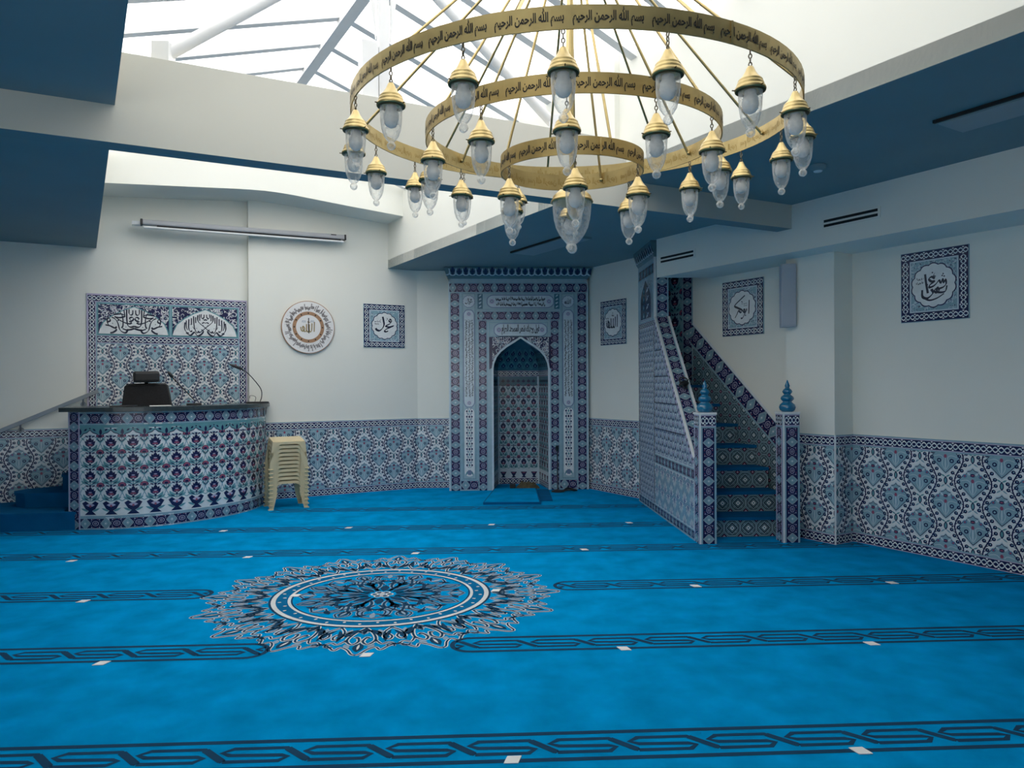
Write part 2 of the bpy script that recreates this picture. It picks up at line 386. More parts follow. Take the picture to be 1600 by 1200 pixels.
# ------------------------------------------------------------------ tile motifs
def dado_unit(w=0.42, h=0.37):
    half = [(0, .118), (.016, .100), (.038, .094), (.052, .070), (.080, .052), (.106, .022), (.118, .002), (.100, -.026), (.074, -.052), (.046, -.082), (.020, -.110), (0, -.128)]
    loz = half + [(-x, y) for x, y in half[-2:0:-1]]
    mo = []
    def lozenge(cx, cy):
        P = np.array(loz) * .93
        out = [sh(P * 1.17 + [cx, cy], 'pal', 1), sh(P * 1.06 + [cx, cy], 'nav', 2), sh(P + [cx, cy], 'ice', 3)]
        for sgn in (1, -1):
            out += [ell(cx + sgn * .060, cy + .052, .017, .015, 'blu', 4, 8), ell(cx + sgn * .060, cy + .052, .008, .008, 'red', 5, 6),
                    ell(cx + sgn * .050, cy - .022, .018, .018, 'nav', 4, 8), ell(cx + sgn * .050, cy - .022, .009, .009, 'ice', 5, 6),
                    stroke([(cx + sgn * .006, cy - .095), (cx + sgn * .026, cy - .05), (cx + sgn * .018, cy), (cx + sgn * .045, cy + .02), (cx + sgn * .090, cy + .01)], .0045, 'pal', 4, 3),
                    leaf(cx + sgn * .012, cy + .055, cx + sgn * .045, cy + .085, .016, 'pal', 4)]
        out += [leaf(cx, cy - .115, cx, cy + .03, .010, 'pal', 4), ell(cx, cy + .06, .022, .014, 'nav', 4, 8), ell(cx, cy + .06, .012, .007, 'red', 5, 6), ell(cx, cy + .015, .013, .016, 'red', 5, 8)]
        return out
    mo += lozenge(0, 0) + lozenge(w / 2, h / 2)
    for sgn in (1, -1):
        f = lambda y: sgn * (w / 4 + 0.034 * math.cos(2 * pi * y / h) )
        ys = np.linspace(-h / 2, h / 2, 17)
        mo.append(stroke([(f(y), y) for y in ys], .0105, 'nav', 2))
        for k in range(8):
            for s2 in (1, -1):
                y = -h / 2 + (k + .5 + .25 * s2) * h / 8; x = f(y); bx, by = x + s2 * .029, y + .010
                mo += [stroke([(x, y - .012), (bx, by)], .005, 'nav', 3), ell(bx, by, .0160, .0155, 'nav', 4 if s2 > 0 else 5, 8), ell(bx + .002, by + .002, .0055, .0055, 'ice', 6, 6)]
    for cx, cy in ((0, h / 2), (w / 2, 0)):
        mo += [leaf(cx, cy - .036, cx, cy + .036, .032, 'nav', 2), leaf(cx, cy - .024, cx, cy + .024, .018, 'tur', 3),
               leaf(cx - .002, cy + .03, cx - .036, cy + .05, .013, 'tur', 2), leaf(cx + .002, cy + .03, cx + .036, cy + .05, .013, 'tur', 2),
               leaf(cx - .004, cy - .03, cx - .040, cy - .056, .012, 'ice', 2), leaf(cx + .004, cy - .03, cx + .040, cy - .056, .012, 'ice', 2),
               ell(cx - .052, cy, .008, .008, 'nav', 3, 6), ell(cx + .052, cy, .008, .008, 'nav', 3, 6)]
    return mo
DADO = dado_unit(); DW, DH = 0.42, 0.37
def field(p, motif, w, h, u0, v0, u1, v1, ou=0.0, ov=0.0, base='wht', clip=None, l0=0, s=1.0, fill=True):
    if fill and clip is None: p.rect(u0, v0, u1, v1, base, l0)
    elif fill: p.put([sh(clip, base, l0)])
    c = clip if clip is not None else R4(u0, v0, u1, v1)
    c = [np.array(q, float) for q in c]
    for i in range(int(math.floor((u0 - ou) / w)) - 1, int(math.ceil((u1 - ou) / w)) + 2):
        for j in range(int(math.floor((v0 - ov) / h)) - 1, int(math.ceil((v1 - ov) / h)) + 2):
            p.put(motif, ou + i * w, ov + j * h, sx=s, clip=c, dl=l0)
def strip(fn_len, p, u0, v0, u1, v1, unit, motif, base, edge, ew, vertical=False, l0=0):
    """a border band filled with repeats of a motif of length `unit`, drawn for a band 1 unit high (v in -0.5..0.5)"""
    p.rect(u0, v0, u1, v1, edge, l0)
    if vertical: p.rect(u0 + ew, v0, u1 - ew, v1, base, l0 + 1)
    else: p.rect(u0, v0 + ew, u1, v1 - ew, base, l0 + 1)
    L = (v1 - v0) if vertical else (u1 - u0); H = (u1 - u0) if vertical else (v1 - v0)
    n = max(1, round(L / unit)); st = L / n
    c = R4(u0, v0, u1, v1)
    for i in range(n):
        t = (i + 0.5) * st
        if vertical: p.put(motif, (u0 + u1) / 2, v0 + t, rot=pi / 2, sx=st / unit, sy=H, clip=c, dl=l0 + 1)
        else: p.put(motif, u0 + t, (v0 + v1) / 2, sx=st / unit, sy=H, clip=c, dl=l0 + 1)
def gui_unit(L=0.085):
    x = np.linspace(-L / 2, L / 2, 9)
    return [stroke(np.c_[x, .20 * np.sin(2 * pi * x / L)], .15 * .11, 'wht', 1), stroke(np.c_[x, -.20 * np.sin(2 * pi * x / L)], .13 * .11, 'lil', 2),
            ell(0, .33, .013, .09, 'lil', 1, 6), ell(0, -.33, .013, .09, 'lil', 1, 6), ell(L / 4, 0, .009, .09, 'ice', 2, 6), ell(-L / 4, 0, .009, .09, 'ice', 2, 6)]
def gui2(L=0.085):
    # chain of S-curves, drawn with true thickness in both directions
    mo = []
    x = np.linspace(-L / 2, L / 2, 11)
    for a, m, l in ((1, 'wht', 1), (-1, 'pal', 2)):
        y = a * .24 * np.sin(2 * pi * x / L)
        V = np.vstack([np.c_[x, y - .075], np.c_[x, y + .075]]); k = len(x)
        mo.append((V, [(i, i + 1, k + i + 1, k + i) for i in range(k - 1)], m, l))
    mo += [ell(L / 4, 0, .010, .085, 'nav', 3, 8), ell(-L / 4, 0, .010, .085, 'nav', 3, 8), ell(0, .34, .009, .07, 'wht', 1, 6), ell(0, -.34, .009, .07, 'wht', 1, 6)]
    return mo
GUI = gui2()
def gui(p, u0, v0, u1, v1, vertical=False, l0=0, unit=0.085, edge='lil'):
    strip(None, p, u0, v0, u1, v1, unit, GUI if unit == 0.085 else gui2(unit), 'nav', edge, min(u1 - u0, v1 - v0) * 0.08, vertical, l0)
def cin_unit(L=0.19, H=0.15):
    sy = 1.0 / H
    def E(cx, cy, rx, ry, m, l, n=10): return ell(cx, cy * sy, rx, ry * sy, m, l, n)
    def lensx(cx, hw, hh, m, l):
        t = np.linspace(-1, 1, 9)
        tb = t[1:-1][::-1]
        return cvx(np.vstack([np.c_[cx - hw * (1 - np.abs(t) ** 1.2), t * hh * sy], np.c_[cx + hw * (1 - np.abs(tb) ** 1.2), tb * hh * sy]]), m, l)
    mo = []
    for cx in (-L / 4,):
        mo += [lensx(cx, .050, .072, 'pal', 2), lensx(cx, .045, .066, 'nav', 3), lensx(cx, .041, .062, 'ice', 4), lensx(cx, .028, .044, 'deep', 5), lensx(cx, .024, .038, 'ice', 6), E(cx, 0, .007, .008, 'wht', 7, 6)]
    c0 = L / 4
    mo += [E(c0, 0, .031, .031, 'lil', 2, 14), E(c0, 0, .0255, .0255, 'nav', 3, 12), E(c0, 0, .0145, .0145, 'lil', 4, 10), E(c0, 0, .0105, .0105, 'nav', 5, 8), E(c0, 0, .004, .004, 'pal', 6, 6)]
    for s1 in (1, -1):
        for s2 in (1, -1):
            mo += [E(c0 + s1 * .036, s2 * .046, .0075, .0075, 'lil', 2, 6), E(c0 + s1 * .018, s2 * .050, .0055, .0055, 'red', 2, 6), E(c0 + s1 * .040, s2 * .024, .0045, .0045, 'lil', 2, 6)]
    return mo
CIN = cin_unit(); CINU = 0.19
def cin(p, u0, v0, u1, v1, vertical=False, l0=0, edge='ice', unit=CINU, ew=None, base='nav'):
    H = (u1 - u0) if vertical else (v1 - v0)
    strip(None, p, u0, v0, u1, v1, unit, CIN if unit == CINU else [(v * np.array([unit / CINU, 1]), F, m, l) for v, F, m, l in CIN], base, edge, H * 0.12 if ew is None else ew, vertical, l0)
def tulip_unit(w=0.21, h=0.215):
    mo = [leaf(0, -.024, 0, .082, .046, 'nav', 3)]
    for s in (1, -1):
        mo += [leaf(s * .004, -.028, s * .036, .060, .030, 'nav', 3), leaf(s * .006, -.030, s * .056, .034, .028, 'nav', 3), leaf(s * .004, -.040, s * .050, .004, .028, 'nav', 3),
               leaf(0, -.075, s * .074, -.012, .034, 'tur', 2, 5, bend=-s * .020), leaf(s * .010, -.092, s * .098, -.052, .024, 'tur', 2, 4, bend=-s * .012), leaf(s * .020, -.090, s * .062, -.066, .012, 'nav', 3, 3),
               leaf(s * .014, .078, s * .052, .102, .016, 'nav', 3, 3), leaf(s * .060, .040, s * .090, .078, .018, 'tur', 2, 3),
               stroke([(s * .105, -.108), (s * .070, -.085), (s * .030, -.094), (0, -.106)], .009, 'tur', 1, 3),
               stroke([(s * .105, .0), (s * .084, .050), (s * .045, .088), (0, .107)], .010, 'ice', 1, 3), stroke([(s * .105, .0), (s * .084, -.050), (s * .050, -.090), (0, -.106)], .009, 'ice', 1, 3)]
    mo += [ell(0, -.016, .030, .012, 'red', 4, 8), ell(0, .008, .018, .008, 'lil', 4, 8), leaf(0, -.036, 0, -.105, .013, 'tur', 3), leaf(0, .076, 0, .106, .028, 'nav', 4, 3), ell(0, -.055, .014, .014, 'nav', 4, 6)]
    cx, cy = w / 2, h / 2
    fan = [(cx + .042 * math.cos(t), cy - .014 + .042 * math.sin(t)) for t in np.linspace(-.25, pi + .25, 9)]
    mo += [sh(fan + [(cx, cy - .036)], 'nav', 4), sh([(cx + (x - cx) * .84, cy + (y - cy) * .84) for x, y in fan] + [(cx, cy - .030)], 'red', 5), ell(cx, cy - .012, .020, .014, 'nav', 6, 8),
           stroke([(cx, cy - .03), (cx, cy - .100)], .008, 'tur', 3)]
    for s in (1, -1): mo += [leaf(cx, cy - .098, cx - s * .040, cy - .035, .018, 'tur', 3 if s > 0 else 4, 3), leaf(cx, cy - .085, cx + .030 * s, cy - .050, .010, 'nav', 5, 3)]
    return mo
TUL = tulip_unit(); TW, TH = 0.21, 0.215
def star_unit(L=0.17):
    q = L / 2; d = lambda r: [(r, 0), (0, r), (-r, 0), (0, -r)]
    oc = lambda k: [(q * k * c, q * k * s) for c, s in ((.42, .98), (-.42, .98), (-.98, .42), (-.98, -.42), (-.42, -.98), (.42, -.98), (.98, -.42), (.98, .42))]
    mo = [sh(oc(.98), 'grt', 1), sh(oc(.90), 'dk', 2), sh(oc(.82), 'tgr', 3), sh(d(q * .80), 'grt', 4), sh(d(q * .70), 'dk', 5), sh(d(q * .56), 'tgr', 6), sh(d(q * .30), 'wht', 7), sh(d(q * .14), 'tur', 8)]
    for a in range(4):
        t = a * pi / 2 + pi / 4; mo += [ell(.058 * math.cos(t), .058 * math.sin(t), .010, .010, 'grt', 5, 6), ell(.058 * math.cos(t), .058 * math.sin(t), .005, .005, 'dk', 6, 6)]
    mo += xf([sh(d(.040), 'grt', 3), sh(d(.034), 'dk', 4), star(0, 0, .012, .024, 4, 'red', 5), sh(d(.008), 'pal', 6)], q, q)
    return mo
STAR = star_unit()
def scale_unit(w=0.10, h=0.085):
    mo = []
    for cx, cy in ((0, 0), (w / 2, h / 2)):
        a = np.linspace(0, pi, 9)
        V = lambda r: [(cx + r * math.cos(t) * w / .10, cy - .03 + r * math.sin(t) * 1.25) for t in a]
        mo += [stroke(V(.044), .0095, 'mid', 1), stroke(V(.030), .007, 'mid', 1), leaf(cx, cy - .028, cx, cy + .010, .026, 'lil', 2, 3), ell(cx, cy - .012, .009, .012, 'nav', 3, 6),
               leaf(cx - .004, cy - .03, cx - .03, cy - .004, .010, 'ice', 2, 3), leaf(cx + .004, cy - .03, cx + .03, cy - .004, .010, 'ice', 2, 3)]
    return mo
SCALE = scale_unit()
def flor_unit(w=0.24, h=0.22):
    mo = []
    for cx, cy, f in ((0, 0, 1), (w / 2, h / 2, -1)):
        for k in range(7):
            t = pi / 2 + (k - 3) * .48
            mo += [leaf(cx, cy - .05 * f, cx + .085 * math.cos(t), cy + f * (-.03 + .095 * math.sin(t)), .022, 'wht', 2, 3), leaf(cx, cy - .05 * f, cx + .06 * math.cos(t), cy + f * (-.03 + .065 * math.sin(t)), .011, 'mid', 3, 3)]
        mo += [ell(cx, cy - .05 * f, .012, .012, 'mid', 3, 8), stroke([(cx - .1, cy - .02), (cx - .05, cy - .08), (cx, cy - .05 * f), (cx + .05, cy - .08), (cx + .1, cy - .02)], .010, 'mid', 1, 3)]
    return mo
FLOR = flor_unit()
def scrolls(seed, u0, v0, u1, v1, clip, n, m='wht', m2='red', size=.05, l=1, m3='ice'):
    r = random.Random(seed); mo = []
    for k in range(n):
        cx, cy = r.uniform(u0, u1), r.uniform(v0, v1); s = size * r.uniform(.7, 1.25); d = r.choice((1, -1)); a0 = r.uniform(0, 6.28)
        pts = [(cx + s * (1 - .13 * i) * math.cos(a0 + d * i * .75), cy + s * (1 - .13 * i) * math.sin(a0 + d * i * .75)) for i in range(7)]
        mo += [stroke(pts, s * .17, m, l, 2, taper=True), leaf(pts[0][0], pts[0][1], pts[0][0] + s * math.cos(a0 + 1), pts[0][1] + s * math.sin(a0 + 1), s * .34, m, l + 1, 3),
               ell(pts[-1][0], pts[-1][1], s * .15, s * .15, m2, l + 1, 6), leaf(pts[2][0], pts[2][1], pts[2][0] + s * .7 * math.cos(a0 + 3), pts[2][1] + s * .7 * math.sin(a0 + 3), s * .26, m3, l + 1, 3)]
    return mo

# ------------------------------------------------------------------ writing
FORMS = {}
for ch, base, n in (('ا', 0xFE8D, 2), ('أ', 0xFE83, 2), ('إ', 0xFE87, 2), ('ب', 0xFE8F, 4), ('ة', 0xFE93, 2), ('ت', 0xFE95, 4), ('ث', 0xFE99, 4), ('ج', 0xFE9D, 4), ('ح', 0xFEA1, 4), ('خ', 0xFEA5, 4), ('د', 0xFEA9, 2), ('ذ', 0xFEAB, 2),
                    ('ر', 0xFEAD, 2), ('ز', 0xFEAF, 2), ('س', 0xFEB1, 4), ('ش', 0xFEB5, 4), ('ص', 0xFEB9, 4), ('ض', 0xFEBD, 4), ('ط', 0xFEC1, 4), ('ظ', 0xFEC5, 4), ('ع', 0xFEC9, 4), ('غ', 0xFECD, 4), ('ف', 0xFED1, 4), ('ق', 0xFED5, 4),
                    ('ك', 0xFED9, 4), ('ل', 0xFEDD, 4), ('م', 0xFEE1, 4), ('ن', 0xFEE5, 4), ('ه', 0xFEE9, 4), ('و', 0xFEED, 2), ('ى', 0xFEEF, 2), ('ي', 0xFEF1, 4)):
    FORMS[ch] = (base, n)
def shape_arabic(t):
    t = t.replace('الله', '\ufdf2'); out = []
    for i, c in enumerate(t):
        if c not in FORMS: out.append(c); continue
        b, n = FORMS[c]
        prev = i > 0 and t[i - 1] in FORMS and FORMS[t[i - 1]][1] == 4
        nxt = i < len(t) - 1 and t[i + 1] in FORMS and n == 4
        out.append(chr(b + ((3 if nxt else 1) if prev else (2 if nxt else 0))))
    return ''.join(reversed(out))
def text_motif(t, m, l=1, bold=0.0, res=2):
    cu = bpy.data.curves.new('writing', 'FONT'); cu.body = shape_arabic(t); cu.resolution_u = res; cu.offset = bold
    o = bpy.data.objects.new('writing', cu); COL.objects.link(o)
    dg = bpy.context.evaluated_depsgraph_get(); dg.update()
    me = bpy.data.meshes.new_from_object(o.evaluated_get(dg))
    V = np.array([v.co[:2] for v in me.vertices]); F = [tuple(p.vertices) for p in me.polygons]
    G = []
    for f in F:
        q = V[list(f)]; a = (q[:, 0] * np.roll(q[:, 1], -1) - np.roll(q[:, 0], -1) * q[:, 1]).sum(); G.append(f if a > 0 else tuple(reversed(f)))
    bpy.data.objects.remove(o); bpy.data.meshes.remove(me); bpy.data.curves.remove(cu)
    lo, hi = V.min(0), V.max(0); V = (V - (lo + hi) / 2) / (hi - lo)          # unit box centred on 0
    return [(V, G, m, l)]
def brush(pts, w, m='ink', l=4, n=6, pen=0.9): return stroke(pts, w, m, l, n, pen=pen)
def dotm(x, y, r, m='ink', l=4): return cvx([(x - r, y), (x, y - r), (x + r, y), (x, y + r)], m, l)
def script_lines(seed, w, h, m='ink', l=4, rows=1, dense=1.0):
    """dense cursive line work filling a w x h box centred on 0 (used where the photo's writing is too small to read)"""
    r = random.Random(seed); mo = []; rh = h / rows
    for k in range(rows):
        y0 = h / 2 - (k + 1) * rh; x = w / 2
        while x > -w / 2 + rh * .12:
            st = rh * r.uniform(.16, .30) / dense; kind = r.random(); yb = y0 + rh * r.uniform(.12, .42); sw = rh * .135
            x1 = max(-w / 2, x - st)
            if kind < .34: mo.append(brush([(x, y0 + rh * r.uniform(.80, .98)), (x - st * .1, y0 + rh * .55), (x - st * .2, yb)], sw, m, l, 3))
            elif kind < .62: mo.append(brush([(x, yb + rh * .22), (x - st * .3, yb - rh * .08), ((x + x1) / 2, yb - rh * .12), (x1, yb + rh * .18)], sw, m, l, 3))
            elif kind < .80: mo.append(brush([(x, yb), ((x + x1) / 2, yb + rh * .26), (x1, yb + rh * .08), ((x + x1) / 2, yb - rh * .05), (x1 - st * .3, yb - rh * .02)], sw, m, l, 3))
            else: mo.append(brush([(x, yb + rh * .35), (x1, yb + rh * .30), (x, yb + rh * .05), (x1, yb)], sw, m, l, 3))
            if r.random() < .55: mo.append(dotm(x - st * .4, y0 + rh * r.choice((.07, .62, .80)), rh * .035, m, l))
            x = x1 - st * .12
    return mo
def W_allah(m='ink', l=4):
    return [brush([(.62, .62), (.60, .1), (.58, -.42)], 0.145, m, l), brush([(.36, .46), (.34, -.05), (.30, -.36), (.16, -.42), (.08, -.25), (.09, .34)], 0.160, m, l, 6),
            brush([(.08, -.25), (.0, -.42), (-.14, -.40), (-.20, -.2), (-.20, .36)], 0.160, m, l, 6), brush([(-.20, -.2), (-.28, -.40), (-.44, -.38), (-.58, -.12), (-.60, .12), (-.46, .02), (-.40, -.2), (-.5, -.38), (-.72, -.30), (-.80, .05)], 0.145, m, l, 6),
            brush([(.20, .60), (.12, .52), (.05, .62), (-.02, .53), (-.10, .64)], 0.072, m, l, 4), brush([(.02, .86), (.0, .70)], 0.072, m, l, 3)]
def W_muhammad(m='ink', l=4):
    return [brush([(.60, .50), (.50, .60), (.40, .48), (.52, .36), (.64, .46), (.50, .22), (.18, .05), (.10, -.02), (.40, -.08), (.82, .04), (.50, -.12), (.10, -.30), (.02, -.48), (.16, -.50), (.30, -.44), (.10, -.50), (-.05, -.42)], 0.145, m, l, 6),
            brush([(-.16, .80), (-.08, .40), (-.05, .10), (-.20, -.22), (-.46, -.42), (-.70, -.36), (-.80, -.22)], 0.189, m, l, 6),
            brush([(-.30, .55), (-.44, .42), (-.36, .30)], 0.051, m, l, 4), brush([(.20, .70), (.28, .58), (.14, .50)], 0.051, m, l, 4)]
def W_abubakr(m='ink', l=4):
    return [brush([(.62, .46), (.60, 0), (.58, -.46)], 0.116, m, l), brush([(.40, -.10), (.36, -.28), (.20, -.34), (.10, -.20), (.22, -.14), (.26, -.40), (.05, -.70), (-.10, -.72)], 0.131, m, l, 5),
            brush([(.26, .80), (-.02, .62), (-.50, .30), (-.62, .14), (-.30, -.02), (.0, -.18), (-.10, -.32), (-.30, -.20), (-.42, -.40), (-.60, -.66)], 0.145, m, l, 6),
            dotm(.30, -.55, .06, m, l), dotm(.02, .24, .04, m, l), brush([(-.06, .42), (.06, .36), (-.02, .28)], 0.051, m, l, 3)]
def W_uthman(m='ink', l=4):
    return [brush([(-.42, .62), (-.38, .2), (-.30, -.30), (-.28, -.40)], 0.145, m, l), brush([(.08, .34), (-.08, .44), (-.22, .34), (-.10, .20), (.06, .18), (-.16, .04), (-.20, -.10), (.0, -.06), (.16, .06), (.30, .24)], 0.131, m, l, 5),
            brush([(.30, .24), (.40, .06), (.48, .26), (.54, .06), (.62, .22), (.66, .0), (.52, -.16), (.30, -.22)], 0.116, m, l, 5),
            brush([(.20, -.12), (.30, -.30), (.16, -.42), (.06, -.30), (.16, -.22), (.24, -.40), (.60, -.40), (.70, -.10)], 0.116, m, l, 5),
            brush([(-.10, -.2), (-.02, -.42), (-.30, -.66), (-.56, -.56), (-.58, -.20)], 0.145, m, l, 5), brush([(-.5, -.62), (-.2, -.78), (.2, -.70), (.55, -.5)], 0.102, m, l, 5),
            dotm(.56, .40, .05, m, l), dotm(.46, .44, .05, m, l), dotm(.51, .53, .05, m, l), dotm(-.04, .66, .05, m, l), brush([(.08, .62), (.02, .5), (.14, .44)], 0.051, m, l, 3), dotm(-.30, .05, .045, m, l)]
def W_small(seed, x, y, w, h, m='ink', l=4): return xf(script_lines(seed, w, h, m, 0, 2), x, y, dl=l)
def lunette_writing(kind, m='ink', l=4):
    """mirror-written calligraphy, box about 2 x 1"""
    h = []
    B = lambda pts, w=.055: h.append(brush(pts, w * 1.45, m, l, 5))
    if kind == 'shahada':                                          # tall parallel uprights with crossed tails
        B([(.96, .02), (.98, -.28), (.90, -.46), (.78, -.52)]); B([(.90, .12), (.90, -.20), (.84, -.36)], .05); B([(.78, .18), (.79, -.25), (.72, -.42), (.62, -.40)]); B([(.66, .24), (.66, -.10)], .05)
        B([(.56, .34), (.54, -.12), (.46, -.42), (.36, -.50)]); B([(.46, .30), (.46, .0)], .05); B([(.36, .40), (.34, .08), (.02, -.22), (-.26, -.46), (-.36, -.40)], .06); B([(.28, .44), (.27, .12)], .05)
        B([(.20, .46), (.20, .30), (.14, .24), (.07, .30), (.06, .44)], .045); B([(.13, .24), (.06, .16), (0, .20)], .045); B([(.92, -.50), (.70, -.62), (.52, -.46), (.38, -.64), (.20, -.56), (.10, -.40), (.20, -.32)], .06)
        B([(.60, -.18), (.54, -.30)], .04); B([(.16, -.02), (.08, .04), (0, .0)], .04); h.append(dotm(.42, -.26, .026, m, l)); h.append(dotm(.72, -.08, .024, m, l)); h.append(dotm(.10, -.10, .024, m, l))
    else:
        B([(1.16, -.10), (1.02, -.02), (1.06, .10), (1.14, .06), (1.10, -.20), (.86, -.36), (.74, -.30)], .055); B([(1.22, -.22), (.98, -.28), (.76, -.42), (.88, -.56), (1.02, -.60)], .06); B([(.96, .16), (.80, .06), (.70, -.12), (.60, -.46), (.38, -.58), (.26, -.40)], .06)
        B([(.88, .28), (.56, .32), (.40, .22), (.62, .14), (.84, .18)], .055); B([(.84, .18), (.48, -.06), (.22, -.14), (.10, -.08)], .055); B([(.62, .44), (.50, .20), (.48, -.20), (.54, -.36)], .05); B([(.44, .52), (.40, .24)], .05)
        B([(.32, .54), (.32, .10), (.28, -.20), (.16, -.30), (.0, -.26)], .06); B([(.22, .56), (.22, .36), (.14, .28), (.07, .34), (.06, .52)], .045); B([(.14, .02), (.20, .12), (.10, .18), (.03, .10), (.10, .0), (.22, -.04)], .05)
        B([(.50, -.38), (.34, -.44), (.16, -.42), (0, -.36)], .06); B([(.70, -.02), (.64, .06)], .04); h.append(dotm(.92, -.14, .028, m, l)); h.append(dotm(.36, -.30, .026, m, l)); h.append(dotm(1.20, .02, .024, m, l)); h.append(dotm(.58, -.02, .024, m, l))
    return h + mirx(h)

# ------------------------------------------------------------------ floor with its woven pattern
fl = MB()
pts = [cross2(NA, 6.3, A2, REAR - .3), cross2(NA, 6.3, np.array([0, 1.]), 10.9), cross2(NL, 9.95, np.array([0, 1.]), 10.9), cross2(NL, 9.95, NA, -4.6), cross2(NA, -4.6, A2, REAR - .3)]
fl.prism(pts, -0.12, 0.0, 'carpet')
fp = Pat()
def meander(P=0.326, a=0.050):
    k = P / 340.0; q = [(-112, -1), (108, -1), (138, -.38), (108, -.14), (-100, -.02), (-137, .40), (-97, 1), (118, 1), (228, -1)]
    return [stroke([(x * k, y * a) for x, y in q], .025, 'carpet_navy', 1), stroke([(124 * k, .9 * a), (222 * k, -.9 * a)], .032, 'carpet_navy', 2)]
MEA = meander()
def band(yc, x0, x1, r0=False, r1=False):
    hh = 0.105
    for s in (1, -1): fp.put([stroke([(x0 + (hh if r0 else 0), yc + s * hh), (x1 - (hh if r1 else 0), yc + s * hh)], .028, 'carpet_navy', 1)])
    for rr, cx, a0 in ((r0, x0 + hh, pi / 2), (r1, x1 - hh, -pi / 2)):
        if rr: fp.put([stroke([(cx + hh * math.cos(a0 + t), yc + hh * math.sin(a0 + t)) for t in np.linspace(0, pi, 12)], .028, 'carpet_navy', 1)])
    n = int((x1 - x0 - .1) / .326); off = (x1 - x0 - n * .326) / 2
    if r1 and not r0: off = (x1 - x0 - n * .326) - .09
    if r0 and not r1: off = .09
    clip = R4(x0 + .02, yc - hh, x1 - .02, yc + hh)
    for i in range(-1, n + 1): fp.put(MEA, x0 + off + (i + .5) * .326, yc, clip=clip)
xr = lambda y: (RW - .03 - NA[1] * y) / NA[0]
xl = -5.8
band(2.895, xl, xr(2.9)); band(4.03, xl, -1.165, r1=True); band(4.05, -.150, xr(4.05), r0=True)
band(5.15, xl, -1.875, r1=True); band(5.19, .550, xr(5.2), r0=True); band(6.36, xl, xr(6.36)); band(7.40, xl, 2.0); band(8.52, -2.4, 2.0); band(1.75, xl, xr(1.75)); band(.6, xl, xr(.6))
